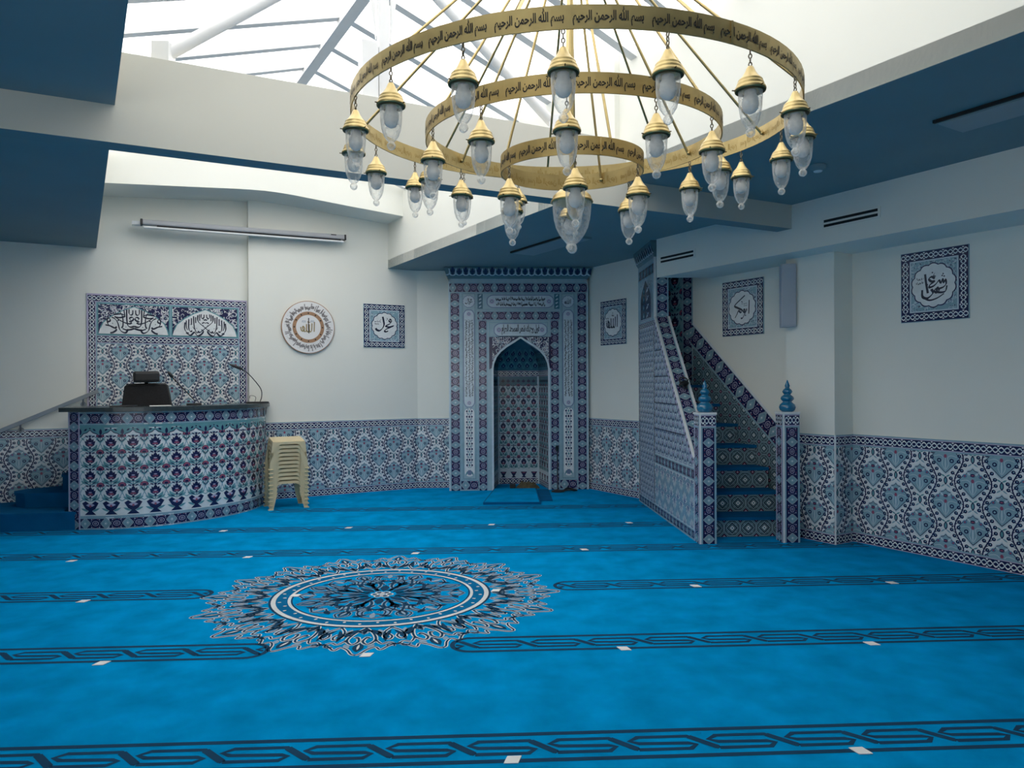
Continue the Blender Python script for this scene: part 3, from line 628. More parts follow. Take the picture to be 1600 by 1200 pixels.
def medallion():
    mo = []; N = 16
    pol = lambda r, t: (r * math.cos(t), r * math.sin(t))
    def sec(pts, k):                                                # (r, t in -1..1) within one sector
        return [pol(r, (k + .5 * t) * 2 * pi / N) for r, t in pts]
    def lined(pts, k, w, n=4, mid='carpet_navy'):
        q = sec(pts, k); return [stroke(q, w * 2.1, 'carpet_white', 1, n), stroke(q, w, mid, 2, n)]
    for k in range(N):
        for s in (1, -1):
            T = lambda L: [(r, s * t) for r, t in L]
            mo += lined(T([(.62, 0), (.70, .32), (.80, .42), (.86, .22), (.82, .06), (.76, .14), (.77, .24)]), k, .011)
            mo += lined(T([(.62, .98), (.68, .72), (.76, .66), (.80, .82), (.76, .92), (.72, .84)]), k, .010)
            mo += lined(T([(.86, .98), (.90, .74), (.94, .56), (.90, .44), (.93, .24), (.985, .10), (1.0, 0)]), k, .009, 4)
            mo += lined(T([(.80, .42), (.86, .60), (.84, .80), (.88, .98)]), k, .009, 4)
            for c_r, c_t, rad in ((.715, .56, .030), (.885, .80, .026), (.67, .10, .022)):
                cx_, cy_ = sec([(c_r, s * c_t)], k)[0]; pts = [(cx_ + rad * (1 - .14 * i) * math.cos(s * i * .9 + k), cy_ + rad * (1 - .14 * i) * math.sin(s * i * .9 + k)) for i in range(6)]
                mo += [stroke(pts, .015, 'carpet_grey', 1, 2), stroke(pts, .007, 'carpet_navy', 2, 2)]
            q0, q1 = sec(T([(.64, .20), (.76, .56)]), k); mo.append(leaf(*q0, *q1, .034, 'carpet_navy', 2, 4, bend=.012 * s))
            q0, q1 = sec(T([(.66, .96), (.83, .70)]), k); mo.append(leaf(*q0, *q1, .026, 'carpet_navy', 2, 4, bend=-.012 * s))
            q0, q1 = sec(T([(.64, .50), (.72, .62)]), k); mo.append(leaf(*q0, *q1, .030, 'carpet_grey', 2, 3))
            q0, q1 = sec(T([(.86, .40), (.91, .24)]), k); mo.append(leaf(*q0, *q1, .028, 'carpet_grey', 2, 3))
        q0, q1 = sec([(.84, 0), (.96, 0)], k); mo.append(leaf(*q0, *q1, .050, 'carpet_navy', 2, 4)); mo.append(leaf(*sec([(.86, 0)], k)[0], *sec([(.935, 0)], k)[0], .012, 'carpet_white', 3, 3))
        q0, q1 = sec([(.62, 0), (.72, 0)], k); mo.append(leaf(*q0, *q1, .046, 'carpet_grey', 1, 3)); mo.append(leaf(*q0, *q1, .022, 'carpet_navy', 2, 3))
    mo += [ringm(0, 0, .575, .600, 'carpet_white', 3, 72), ringm(0, 0, .496, .512, 'carpet_white', 3, 72), ringm(0, 0, .512, .575, 'carpet_dark', 2, 72), ringm(0, 0, .600, .612, 'carpet_navy', 3, 72), ringm(0, 0, .486, .494, 'carpet_navy', 3, 72)]
    for k in range(40):
        t = (k + .5) * 2 * pi / 40; r = .532 + (.022 if k % 2 else 0)
        mo.append(ell(*pol(r, t), .011, .008, 'carpet_white', 4, 6, t))
    for k in range(8):
        t = k * pi / 4
        for s in (1, -1):
            Q = lambda L: [pol(r, t + s * a) for r, a in L]
            for pts, w in (([(.46, 0), (.42, .16), (.35, .24), (.29, .14), (.33, .05)], .010), ([(.47, .39), (.42, .30), (.37, .34), (.39, .39)], .009), ([(.35, .24), (.30, .34), (.25, .39)], .009)):
                mo += [stroke(Q(pts), w * 2.1, 'carpet_grey', 1, 4), stroke(Q(pts), w, 'carpet_navy', 2, 4)]
            mo.append(stroke(Q([(.08, .30), (.16, .42), (.25, .30), (.31, .0)]), .021, 'carpet_navy', 2, 4))
            mo.append(leaf(*pol(.40, t + s * .08), *pol(.44, t + s * .24), .035, 'carpet_navy', 2, 3))
        for s in (1, -1):
            Q = lambda L: [pol(r, t + pi / 8 + s * a) for r, a in L]
            for pts, w in (([(.13, 0), (.19, .22), (.26, .20), (.37, .0)], .014), ([(.30, .30), (.34, .22), (.40, .26), (.38, .36)], .010), ([(.22, .34), (.27, .26), (.33, .30)], .012)):
                mo += [stroke(Q(pts), w * 1.9, 'carpet_grey', 1, 4), stroke(Q(pts), w, 'carpet_navy', 3, 4)]
        mo += [leaf(*pol(.07, t), *pol(.20, t), .05, 'carpet_navy', 2, 4), leaf(*pol(.20, t + pi / 8), *pol(.30, t + pi / 8), .05, 'carpet_navy', 2, 4), leaf(*pol(.36, t), *pol(.46, t), .03, 'carpet_grey', 3, 3), leaf(*pol(.34, t + pi / 8), *pol(.45, t + pi / 8), .05, 'carpet_navy', 2, 4), leaf(*pol(.36, t + pi / 8), *pol(.44, t + pi / 8), .016, 'carpet_grey', 3, 3)]
    for k in range(6): mo += [ell(*pol(.042, k * pi / 3), .024, .024, 'carpet_white', 3, 8), ell(*pol(.042, k * pi / 3), .015, .015, 'carpet_navy', 4, 8)]
    mo += [ell(0, 0, .016, .016, 'carpet_white', 4, 8)]
    return mo
fp.put(medallion(), -.672, 5.06, sx=1.235, sy=1.13)
fl.pat(fp, frame((0, 0, 0), (1, 0, 0), (0, 0, 1), (0, 1, 0)), lh=.0004, base=.0003)
floor = struct(fl.build('floor'))

# ------------------------------------------------------------------ walls
YB = 10.235
cLB = cross2(NL, LW, np.array([0, 1.]), YB)            # pulpit wall meets the short wall behind the prayer niche
cRB = cross2(NA, RW, np.array([0, 1.]), YB)
LSTEP = 1.462
LLEFT = -1.6
def lpt(L, n): return BL * L + NL * n
wl = MB(); Lc = float(cLB @ BL)
wl.prism([lpt(LSTEP, LW), lpt(Lc, LW), lpt(Lc + .2, LW + .3), lpt(LSTEP, LW + .3)], 0, 4.9, 'wall_paint')
wl.prism([lpt(-5.2, LW2), lpt(LSTEP + .02, LW2), lpt(LSTEP + .02, LW2 + .2), lpt(-5.2, LW2 + .2)], 0, 4.9, 'wall_paint')
struct(wl.build('wall_left'))
wb = MB()
NX0, NX1, NYB = .205, .982, 10.58
wb.prism([(cLB[0] - .1, YB), (-.1, YB), (-.1, YB + .2), (cLB[0] - .1, YB + .2)], 0, CEIL + .3, 'wall_paint')
wb.prism([(1.3, YB), (cRB[0] + .2, YB), (cRB[0] + .2, YB + .2), (1.3, YB + .2)], 0, CEIL + .3, 'wall_paint')
wb.prism([(-.1, YB), (1.3, YB), (1.3, YB + .2), (-.1, YB + .2)], 2.3, CEIL + .3, 'wall_paint')
wb.prism([(-.1, 10.9), (1.3, 10.9), (1.3, 11.0), (-.1, 11.0)], 0, 2.3, 'wall_paint')
struct(wb.build('wall_back'))
wr = MB(); Ac = float(cRB @ A2)
wr.prism([ab(REAR, RW), ab(Ac + .2, RW), ab(Ac + .2, RW + .2), ab(REAR, RW + .2)], 0, CEIL + .3, 'wall_paint')
struct(wr.build('wall_right'))
# unseen walls behind and left of the camera, with windows added as fill light
def fill_windowed(name, fn, L, spans, z0, z1, wn):
    H = CEIL + .3; k = MB(); us = [0] + [u for s_ in spans for u in s_] + [L]
    for i in range(0, len(us), 2): k.extrude(R4(us[i], 0, us[i + 1], H), fn, -.2, 0, 'wall_paint')
    for a, b in spans: k.extrude(R4(a, 0, b, z0), fn, -.2, 0, 'wall_paint'); k.extrude(R4(a, z1, b, H), fn, -.2, 0, 'wall_paint')
    struct(k.build(name))
    for n_, (a, b) in enumerate(spans):
        w = bpy.data.objects.new('window_%d' % (wn + n_), None); COL.objects.link(w); struct(w)  # added window, out of view, put in to brighten the room
        k = MB(); t = .05
        for q in (R4(a, z0, b, z0 + t), R4(a, z1 - t, b, z1), R4(a, z0 + t, a + t, z1 - t), R4(b - t, z0 + t, b, z1 - t), R4((a + b) / 2 - t / 2, z0 + t, (a + b) / 2 + t / 2, z1 - t)): k.extrude(q, fn, -.14, -.08, 'white_plastic')
        k.build('window_frame', w)
        k = MB(); k.add(fn(np.array([a + t, b - t, b - t, a + t]), np.array([z0 + t, z0 + t, z1 - t, z1 - t]), np.full(4, -.11)), [(0, 1, 2, 3)], 'window_glass'); k.build('glass_pane', w)
f, L = F_face(ab(REAR, RW + .2), ab(REAR, -4.4)); fill_windowed('wall_rear', f, L, [(7.4, 9.8)], .9, 2.7, 2)
f, L = F_face(ab(REAR, -4.2), ab(12.4, -4.2)); fill_windowed('wall_side', f, L, [(.4, 3.4)], .8, 2.75, 3)
pA0 = float(np.array([3.206, 6.348]) @ A2); pA1 = float(np.array([2.963, 6.80]) @ A2)
pl = MB(); pl.prism([ab(pA0, PIL), ab(pA1, PIL), ab(pA1, RW + .02), ab(pA0, RW + .02)], 0, BULKZ + .1, 'wall_paint'); struct(pl.build('trim_1'))
bA1 = 6.1
bk = MB(); bend = np.array([2.0, (BULK - NA[0] * 2.0) / NA[1]]); bx = (RW - NA[1] * bend[1]) / NA[0]
bk.prism([ab(REAR, BULK), bend, np.array([bx + .05, bend[1]]), ab(REAR, RW + .05)], BULKZ, CEIL + .1, 'wall_paint', mbot='wall_paint'); struct(bk.build('trim_2'))
# cross beam under the roof
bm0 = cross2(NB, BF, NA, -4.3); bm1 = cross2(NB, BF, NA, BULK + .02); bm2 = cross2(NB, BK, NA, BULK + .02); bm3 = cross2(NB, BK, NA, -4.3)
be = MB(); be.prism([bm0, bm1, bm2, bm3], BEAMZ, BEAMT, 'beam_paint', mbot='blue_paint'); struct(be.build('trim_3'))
# ceilings: one level, with the two wells left open between them
def onbeam(b): return cross2(NB, (BF + BK) / 2, NA, b)
hdr = 9.03
ce = MB()
far_r = [onbeam(W2R), cross2(NA, W2R, NL, hdr), cross2(NA, W2R, NL, LW + .1), cLB + np.array([-.05, .12]), cRB + np.array([.15, .12]), cross2(NA, RW + .1, NB, (BF + BK) / 2)]
ce.prism(far_r, CEIL, CEIL + .12, 'blue_paint')
ce.prism([ab(REAR, W1R), onbeam(W1R), cross2(NA, RW + .1, NB, (BF + BK) / 2), ab(REAR, RW + .1)], CEIL, CEIL + .12, 'blue_paint')
ce.prism([ab(REAR, -4.3), ab(REAR, W1L), cross2(NA, W1L, NL, LW2 + .1), cross2(NA, -4.3, NL, LW2 + .1)], CEIL, CEIL + .12, 'blue_paint')
ce.prism([ab(REAR, W1L), ab(WELLREAR, W1L), ab(WELLREAR, W1R), ab(REAR, W1R)], CEIL, CEIL + .12, 'blue_paint')
struct(ce.build('ceiling'))
ww = MB()
for b, s in ((W1L, -1),):
    ww.prism([ab(WELLREAR - .1, b), cross2(NA, b, NL, LW2 + .1), cross2(NA, b + s * .12, NL, LW2 + .1), ab(WELLREAR - .1, b + s * .12)], CEIL + .002, EAVE + .02, 'wall_paint')
ww.prism([ab(WELLREAR - .1, W1R), onbeam(W1R), onbeam(W1R + .12), ab(WELLREAR - .1, W1R + .12)], CEIL + .002, EAVE + .02, 'wall_paint')
e1 = cross2(NA, W2R, NL, LW + .1)
ww.prism([onbeam(W2R), e1, e1 + NA * .14, onbeam(W2R + .14)], CEIL + .002, EAVE + .02, 'wall_paint')
ww.prism([ab(WELLREAR, W1L - .1), ab(WELLREAR, W1R + .1), ab(WELLREAR - .12, W1R + .1), ab(WELLREAR - .12, W1L - .1)], CEIL + .002, RIDGE + .1, 'wall_paint')
struct(ww.build('trim_4'))
# sloping header over the pulpit wall
hp = [(-2.6, 3.52), (-.1, 3.675), (1.30, 3.785), (1.56, 3.797), (1.75, 3.795), (1.98, 3.782), (2.30, 3.752), (2.83, 3.712), (4.0, 3.632), (4.0, 4.9), (-2.6, 4.9)]
# keep the header inside the well
Lw = lambda b, n: float(cross2(NA, b, NL, n) @ BL)
hd = MB()
Z = lambda L: float(np.interp(L, [q[0] for q in hp[:9]], [q[1] for q in hp[:9]]))
l0f, l1f, l0b, l1b = Lw(W1L - .05, hdr), Lw(W2R + .02, hdr), Lw(W1L - .05, LW2 + .05), Lw(W2R + .02, LW2 + .05)
ts = [0, .2, .36, .42, .46, .50, .55, .60, .68, .8, 1.0]
fr = [(l0f + (l1f - l0f) * t) for t in ts]; bk_ = [(l0b + (l1b - l0b) * t) for t in ts]
V = []
for n, Ls in ((hdr, fr), (LW2 + .05, bk_)):
    for L in Ls: q = lpt(L, n); V.append((q[0], q[1], Z(L)))
    for L in Ls: q = lpt(L, n); V.append((q[0], q[1], 4.9))
n = len(ts)
F = [(i, i + 1, n + i + 1, n + i) for i in range(n - 1)] + [(2 * n + i + 1, 2 * n + i, 3 * n + i, 3 * n + i + 1) for i in range(n - 1)] + [(i + 1, i, 2 * n + i, 2 * n + i + 1) for i in range(n - 1)] + [(n + i, n + i + 1, 3 * n + i + 1, 3 * n + i) for i in range(n - 1)]
F += [(0, n, 3 * n, 2 * n), (n - 1, 3 * n - 1, 4 * n - 1, 2 * n - 1)]
hd.add(V, F, 'wall_paint'); struct(hd.build('trim_5'))

# ------------------------------------------------------------------ roof light: ridge roof of clear-white sheets on bars
roof = bpy.data.objects.new('window_1', None); COL.objects.link(roof); struct(roof)
def rpt(a, b, z): q = ab(a, b); return (q[0], q[1], z)
A0, A1 = WELLREAR, 9.75
for side, be_ in ((0, W1L), (1, W1R)):
    k = MB(); k.add([rpt(A0, RB, RIDGE), rpt(A1, RB, RIDGE), rpt(A1, be_, EAVE), rpt(A0, be_, EAVE)], [(0, 1, 2, 3)], 'polycarbonate'); k.build('glass_pane', roof)
ang = math.atan2(RIDGE - EAVE, W1R - RB)
for i in range(-8, 10):
    a = 4.33 + .557 * i
    if a < A0 + .05: continue
    for be_ in (W1L, W1R):
        k = MB(); p0, p1 = np.array(rpt(a, RB, RIDGE - .025)), np.array(rpt(a, be_, EAVE - .025)); sa = np.array([*A2, 0]) * .038
        V = [p0 - sa, p0 + sa, p1 + sa, p1 - sa]; V = V + [v - np.array([0, 0, .06]) for v in V]
        k.add(V, [(0, 1, 2, 3), (4, 7, 6, 5), (0, 4, 5, 1), (1, 5, 6, 2), (2, 6, 7, 3), (3, 7, 4, 0)], 'white_steel'); k.build('glazing_bar', roof)
k = MB(); q0, q1 = ab(A0, RB), ab(A1, RB); sb = NA * .05
k.prism([q0 - sb, q1 - sb, q1 + sb, q0 + sb], RIDGE - .15, RIDGE - .01, 'white_steel'); k.build('ridge_beam', roof)
# truss standing on the cross beam
tr = bpy.data.objects.new('trim_6', None); COL.objects.link(tr); struct(tr)
fa, fb = np.array([-1.86, 4.40]), np.array([.60, 5.49]); fm = (fa + fb) / 2
d3 = P3((fb - fa) / np.hypot(*(fb - fa)))
apex = P3(fm, RIDGE - .22)
for q in (fa, fb):
    k = MB(); k.tube([P3(q, BEAMT + .05), apex + (P3(q) - P3(fm)) * .05], .038, 'white_steel', 10); k.box(q[0] - .05, q[1] - .05, BEAMT, q[0] + .05, q[1] + .05, BEAMT + .12, 'white_steel'); k.build('strut', tr)
k = MB(); Mx = Matrix.Translation(Vector(P3(fm))) @ Matrix.Rotation(math.atan2(d3[1], d3[0]), 4, 'Z')
k.box(-.035, -.03, BEAMT, .035, .03, RIDGE - .1, 'white_steel', M=Mx); k.build('king_post', tr)
for s in (-1, 1):
    k = MB(); k.add([tuple(Mx @ Vector(p)) for p in ((s * .05, -.01, BEAMT + .42), (s * .05, .01, BEAMT + .42), (s * .06, .01, RIDGE - .2), (s * .06, -.01, RIDGE - .2), (s * .15, -.01, RIDGE - .2), (s * .15, .01, RIDGE - .2))],
                    [(0, 1, 2, 3), (0, 3, 4), (1, 5, 2), (3, 2, 5, 4), (0, 4, 5, 1)], 'white_steel'); k.build('gusset_plate', tr)
k = MB(); k.box(-.16, -.06, BEAMT, -.05, .05, BEAMT + .38, 'white_steel', .006, M=Mx); k.build('junction_box', tr)

# ------------------------------------------------------------------ tiled dados
DT = 0.984
def dado(fn, L, name, u_off=0.0, top=DT):
    k = MB(); p = Pat()
    k.add(fn(np.array([0, L, L, 0, 0, L, L, 0.]), np.array([0, 0, top, top, 0, 0, top, top]), np.array([0, 0, 0, 0, .008, .008, .008, .008])), [(4, 5, 6, 7), (3, 2, 1, 0), (7, 6, 2, 3), (5, 4, 0, 1), (4, 7, 3, 0), (6, 5, 1, 2)], 'tile_wht')
    gui(p, 0, 0, L, .085); gui(p, 0, top - .095, L, top - .012); p.rect(0, top - .012, L, top, 'ice', 1)
    p.rect(0, .085, L, .097, 'ice', 1); p.rect(0, top - .107, L, top - .095, 'ice', 1)
    field(p, DADO, DW, DH, 0, .097, L, top - .107, u_off, .097 + .185)
    k.pat(p, lambda u, v, h: fn(u, v, h + .008))
    return struct(k.build(name))
f, L = F_face(lpt(-1.9, LW2), lpt(-.25, LW2)); dado(f, L, 'trim_7', .1)
f, L = F_face(lpt(1.5, LW), cLB); dado(f, L, 'trim_8', .18)
f, L = F_face(cLB, (-.37, YB)); dado(f, L, 'trim_9', .05)
f, L = F_face((1.50, YB), cRB)
r0 = np.array([(RW - NA[1] * 10.1) / NA[0], 10.1]); f, L = F_face(r0, ab(6.9, RW)); dado(f, L, 'trim_10', .1)
f, L = F_face(ab(pA1, PIL), ab(pA0, PIL)); dado(f, L, 'trim_11', .31)
f, L = F_face(ab(pA0, PIL), ab(pA0, RW)); dado(f, L, 'trim_12', .02)
f, L = F_face(ab(pA0, RW), ab(REAR + .05, RW)); dado(f, L, 'trim_13', .20)
k = MB(); c = ab(pA0, PIL); k.box(c[0] - .008, c[1] - .012, 0, c[0] + .006, c[1] + .002, DT, 'white_plastic'); struct(k.build('trim_14'))

# ------------------------------------------------------------------ prayer niche (mihrab)
MY = 9.92
MC = .5675
mih = thing('mihrab', (MC, MY, 0), 'tall tiled prayer niche with navy borders and white script cartouches in the short end wall', 'prayer niche')
mx = lambda px: (px - 812) * .00882
mz = lambda py: (768 - py) * .00878
fmih = frame((MC, MY, 0), (1, 0, 0), (0, -1, 0))
XL, XR, ZT = mx(703), mx(921), mz(437)
nl, nr = NX0 - MC, NX1 - MC
arch = [(nr, 0), (nr, 1.66), (nr - .012, 1.74), (nr - .05, 1.83), (nr - .11, 1.905), (nr - .20, 1.975), (nr - .30, 2.035), ((nl + nr) / 2, 2.095)]
am = (nl + nr) / 2
arch = arch + [(2 * am - x, z) for x, z in arch[-2::-1]]
k = TB()
slab = [(XL, 0)] + arch[::-1] + [(XR, 0), (XR, ZT), (XL, ZT)]
k.extrude(slab, fmih, -.31, 0, 'tile_grt')
p = Pat()
# field behind the borders
p.rect(XL, 0, XL + .018, ZT, 'pal', 1); p.rect(XR - .018, 0, XR, ZT, 'pal', 1); p.rect(XL, ZT - .04, XR, ZT, 'grt', 1)
b1, b2 = mx(721), mx(903)
k.pat(p, fmih); k.under('surround', mih)
def part_pat(name, parent, p, fn, lh=.0006, base=.001):
    q = TB(); q.pat(p, fn, lh, base); return q.under(name, parent)
def solid_pat(name, parent, p, fn, outline, h0, h1, m, lh=.0006):
    q = TB(); q.extrude(outline, fn, h0, h1, m); q.pat(p, lambda u, v, h: fn(u, v, h + h1), lh); return q.under(name, parent)
bw = .15
xo0, xo1 = mx(704.5), mx(919.5)
pz = Pat(); tz = mz(442.5)
cin(pz, xo0, 0, xo0 + bw, tz - bw, True, unit=.195); cin(pz, xo1 - bw, 0, xo1, tz - bw, True, unit=.195); cin(pz, xo0, tz - bw, xo1, tz, unit=.195)
part_pat('outer_border', mih, pz, fmih)
xi0, xi1 = mx(748), mx(876); wi = .135; ti = mz(487)
pz = Pat()
cin(pz, xi0, 0, xi0 + wi, ti - wi, True, unit=.195); cin(pz, xi1 - wi, 0, xi1, ti - wi, True, unit=.195); cin(pz, xi0, ti - wi, xi1, ti, unit=.195)
cin(pz, xo0 + bw, 0, xi0, bw, unit=.19); cin(pz, xi1, 0, xo1 - bw, bw, unit=.19)
part_pat('inner_border', mih, pz, fmih)
def stadium(cx, cz, hw, hh, n=7, lob=0.0):
    r = min(hw, hh); pts = []
    if hw >= hh:
        for s, ex in ((1, hw - r), (-1, -(hw - r))):
            pts += [(cx + ex + s * r * math.sin(t) * (1 + lob * math.cos(6 * t)), cz + s * -r * math.cos(t)) for t in np.linspace(0, pi, n)]
    else:
        for s, ez in ((1, hh - r), (-1, -(hh - r))):
            pts += [(cx + s * r * math.cos(t), cz + ez + s * r * math.sin(t) * (1 + lob * math.cos(6 * t))) for t in np.linspace(0, pi, n)]
    return pts
def cartouche(p, cx, cz, hw, hh, writing, l=1, roses=True):
    p.put([sh(stadium(cx, cz, hw + .012, hh + .012, 13, .04), 'mid', l), sh(stadium(cx, cz, hw, hh, 13, .04), 'pal', l + 1)])
    if roses:
        r = min(hw, hh) * .48
        for s in (1, -1):
            x, z = (cx + s * (hw - r * 1.6), cz) if hw >= hh else (cx, cz + s * (hh - r * 1.6))
            p.put([lobed(x, z, r, 8, .3, 'lil', l + 2), star(x, z, r * .4, r * .8, 8, 'mid', l + 3), ell(x, z, r * .25, r * .25, 'pal', l + 4, 8)])
    p.put(writing, dl=l + 2)
cols = ((mx(734.5), -1), (mx(889.5), 1))
for cx, s in cols:
    hw = .068
    p = Pat(); x0, x1 = cx - .108, cx + .108
    p.rect(x0, bw, x1, mz(458), 'grt', 0); p.frame(x0, bw, x1, mz(458), .016, 'ice', 1)
    p.frame(x0 + .022, bw + .012, x1 - .022, mz(460), .005, 'deep', 1)
    p.put([sh(stadium(cx, mz(692.5), hw, .47, 11), 'wht', 1)])
    ft = []
    for i in range(11):
        z = mz(742) + .12 + i * .074; w_ = .034
        for q in (1, -1):
            ft += [stroke([(q * .004, z - .037), (q * w_ * 1.2, z), (q * .004, z + .037)], .007, 'tur', 2, 3), ell(q * w_, z, .013, .013, 'nav', 3, 8), leaf(q * .01, z + .03, q * .045, z + .05, .012, 'mid', 3, 3)]
        ft += [leaf(0, z - .022, 0, z + .022, .026, 'nav' if i % 2 else 'tur', 3, 3)]
    ft += [lobed(0, mz(742) + .02, .038, 8, .2, 'mid', 2), leaf(-.03, mz(742) + .04, -.05, mz(742) - .02, .02, 'tur', 2, 3), leaf(.03, mz(742) + .04, .05, mz(742) - .02, .02, 'tur', 2, 3)]
    p.put(ft, cx, 0, dl=0)
    part_pat('floral_panel', mih, p, fmih)
    p = Pat(); cz, hh = (mz(486) + mz(637)) / 2, (mz(486) - mz(637)) / 2
    wr_ = xf([(v[:, ::-1] * np.array([-1, 1]), F, m, l) for v, F, m, l in script_lines(31 + s, 2 * hh - .27, .124, 'dk', 0, 3, 1.1)], cx, cz)
    cartouche(p, cx, cz, hw, hh, wr_, 2)
    o = part_pat('script_cartouche', mih, p, fmih)
    p = Pat(); z = mz(472.5)
    p.put([lobed(cx, z, .088, 12, .08, 'mid', 2, n=4), lobed(cx, z, .080, 12, .08, 'pal', 3, n=4)])
    p.put(xf((W_allah if s > 0 else W_muhammad)('ink', 0), cx, z - .004, .062), dl=4)
    part_pat('script_medallion', mih, p, fmih)
p = Pat(); x0, x1 = mx(746.5), mx(877.5); z0, z1 = mz(485.5), mz(459)
p.rect(x0, z0, x1, z1, 'grt', 0); p.frame(x0, z0, x1, z1, .012, 'ice', 1)
for a, b in ((x0 + .014, x0 + .085), (x1 - .085, x1 - .014)):
    p.rect(a, z0 + .014, b, z1 - .014, 'deep', 1)
    for i in range(4): p.put([leaf((a + b) / 2 - .02, z0 + .03 + i * .05, (a + b) / 2 + .02, z0 + .06 + i * .05, .018, 'pal', 2, 3), ell((a + b) / 2 + .014 * (-1) ** i, z0 + .05 + i * .046, .008, .008, 'ice', 2, 6)])
cartouche(p, am, (z0 + z1) / 2, .455, .080, xf(script_lines(5, .68, .142, 'dk', 0, 2, 1.35), am, (z0 + z1) / 2), 1)
part_pat('script_cartouche', mih, p, fmih)
p = Pat(); x0, x1 = mx(766), mx(858); z0, z1 = mz(528), mz(504.5)
p.rect(x0, z0, x1, z1, 'grt', 0); p.frame(x0, z0, x1, z1, .012, 'ice', 1)
cartouche(p, am, mz(517), .36, .082, xf(text_motif('فول وجهك شطر المسجد الحرام', 'ink', 0, .045), am, mz(517) + .002, .52, sy=.148), 1)
part_pat('script_cartouche', mih, p, fmih)
# spandrels
zs0, zs1 = 1.66, mz(528)
for s in (1, -1):
    p = Pat()
    half = [(x, z) for x, z in arch if (x - am) * s >= -1e-6 and z >= 1.6]
    half = half if s > 0 else half[::-1]
    edge = nr + .005 if s > 0 else nl - .005
    outer = nr + .045 if s > 0 else nl - .045
    prev = None
    order = sorted(half, key=lambda q: abs(q[0] - am))
    P_ = [(am, zs1)] + [(x, z + .028) for x, z in order if z > 1.62] + [(outer, 1.66), (outer, zs1)]
    p.put([sh(P_, 'nav', 1)])
    for i in range(len(order) - 1):
        (xa, za), (xb, zb) = order[i], order[i + 1]
        if za < 1.63: break
        q = [np.array((xa, za + .03)), np.array((xb, zb + .03)), np.array((xb, zs1)), np.array((xa, zs1))]
        ar = sum(q[j][0] * q[(j + 1) % 4][1] - q[(j + 1) % 4][0] * q[j][1] for j in range(4))
        if ar < 0: q = q[::-1]
        p.put(scrolls(8, min(am, outer), 1.70, max(am, outer), zs1, None, 130, 'wht', 'lil', .036, 2), clip=q)
    part_pat('spandrel', mih, p, fmih)
    p2 = Pat(); p2.put([stroke([(x, z + .008) for x, z in order] + [(order[-1][0], .0)], .026, 'pal', 3)])
    q = TB(); q.pat(p2, fmih, .0006, .001); q.under('arch_trim', mih)
# crown cornice
k = TB(); cz0, cz1 = mz(437), CEIL - .004
V = []
prof = [(cz0, .0), (cz0 + .025, .012), (cz0 + .05, .03), (cz1 - .02, .055), (cz1, .055)]
for i in range(len(prof) - 1):
    (za, ha), (zb, hb) = prof[i], prof[i + 1]
    k.add(fmih(np.array([XL - ha, XR + ha, XR + hb, XL - hb]), np.array([za, za, zb, zb]), np.array([ha, ha, hb, hb])), [(0, 1, 2, 3)], 'tile_tgr')
    for s, X in ((-1, XL), (1, XR)):
        q = fmih(np.array([X + s * ha, X + s * ha, X + s * hb, X + s * hb]), np.array([za, za, zb, zb]), np.array([-.31, ha, hb, -.31])); k.add(q, [(0, 1, 2, 3)], 'tile_tgr')
def crown_unit(L=.175):
    mo = []
    for cx, s in ((0, 1), (L / 2, .8)):
        mo += [leaf(cx, .018, cx, .105 * s + .01, .045, 'nav', 3, 4), leaf(cx, .03, cx + .034, .078 * s, .022, 'nav', 3, 3), leaf(cx, .03, cx - .034, .078 * s, .022, 'nav', 3, 3), leaf(cx, .012, cx + .022, .034, .012, 'nav', 3, 3), leaf(cx, .012, cx - .022, .034, .012, 'nav', 3, 3)]
    mo += [stroke([(-L / 2, .012), (-L / 2 + .035, .02), (-L / 2 + .048, .05), (-L / 4 - .004, .085), (-.040, .060), (-.034, .02), (0, .010), (.034, .02), (.040, .060), (L / 4 + .004, .085), (L / 2 - .048, .05), (L / 2 - .035, .02), (L / 2, .012)], .015, 'pal', 2, 3)]
    return mo
p = Pat(); n = 11; st = (XR - XL + .06) / n
p.rect(XL - .03, .0, XR + .03, .012, 'deep', 1)
for i in range(n): p.put(crown_unit(), XL - .03 + (i + .5) * st, .0, sx=st / .175, clip=R4(XL - .04, 0, XR + .04, .106))
k.pat(p, lambda u, v, h: fmih(u, cz0 + .034 + v * 1.08, .024 + np.clip(v, 0, .11) * .36 + h), .0008)
k.under('crown', mih)
# niche shell: three flat sides below, ribbed half-vault above
k = TB(); nb = .62
plan = [(nl, 0), (nl + .09, nb), (nr - .09, nb), (nr, 0)]
vault = [(1.66, 1.0), (1.78, .95), (1.89, .80), (1.98, .56), (2.05, .28), (2.085, .05)]
lens_ = [np.hypot(plan[i + 1][0] - plan[i][0], plan[i + 1][1] - plan[i][1]) for i in range(3)]
cum = np.concatenate([[0], np.cumsum(lens_)])
def nichept(u, v, h):
    u = np.asarray(u); v = np.asarray(v); h = np.asarray(h)
    i = np.clip(np.searchsorted(cum, u, side='right') - 1, 0, 2); t = (u - cum[i]) / np.array(lens_)[i]
    pl_ = np.array(plan); a = pl_[i]; b = pl_[i + 1]; q = a + (b - a) * t[:, None]
    d = (b - a) / np.array(lens_)[i][:, None]; nn = np.c_[d[:, 1], -d[:, 0]]                          # into the niche
    sc = np.interp(v, [z for z, _ in vault], [s for _, s in vault])
    q = q + nn * h[:, None]
    c = np.array([am, 0.0])
    q = c + (q - c) * np.where(v > 1.66, sc, 1.0)[:, None]
    return np.c_[MC + q[:, 0], MY + q[:, 1], v]
us = sorted(list(cum) + list(np.linspace(.02, cum[-1] - .02, 20))); vs = [0, .4, .8, 1.2, 1.66, 1.72, 1.78, 1.84, 1.89, 1.94, 1.98, 2.02, 2.05, 2.085]
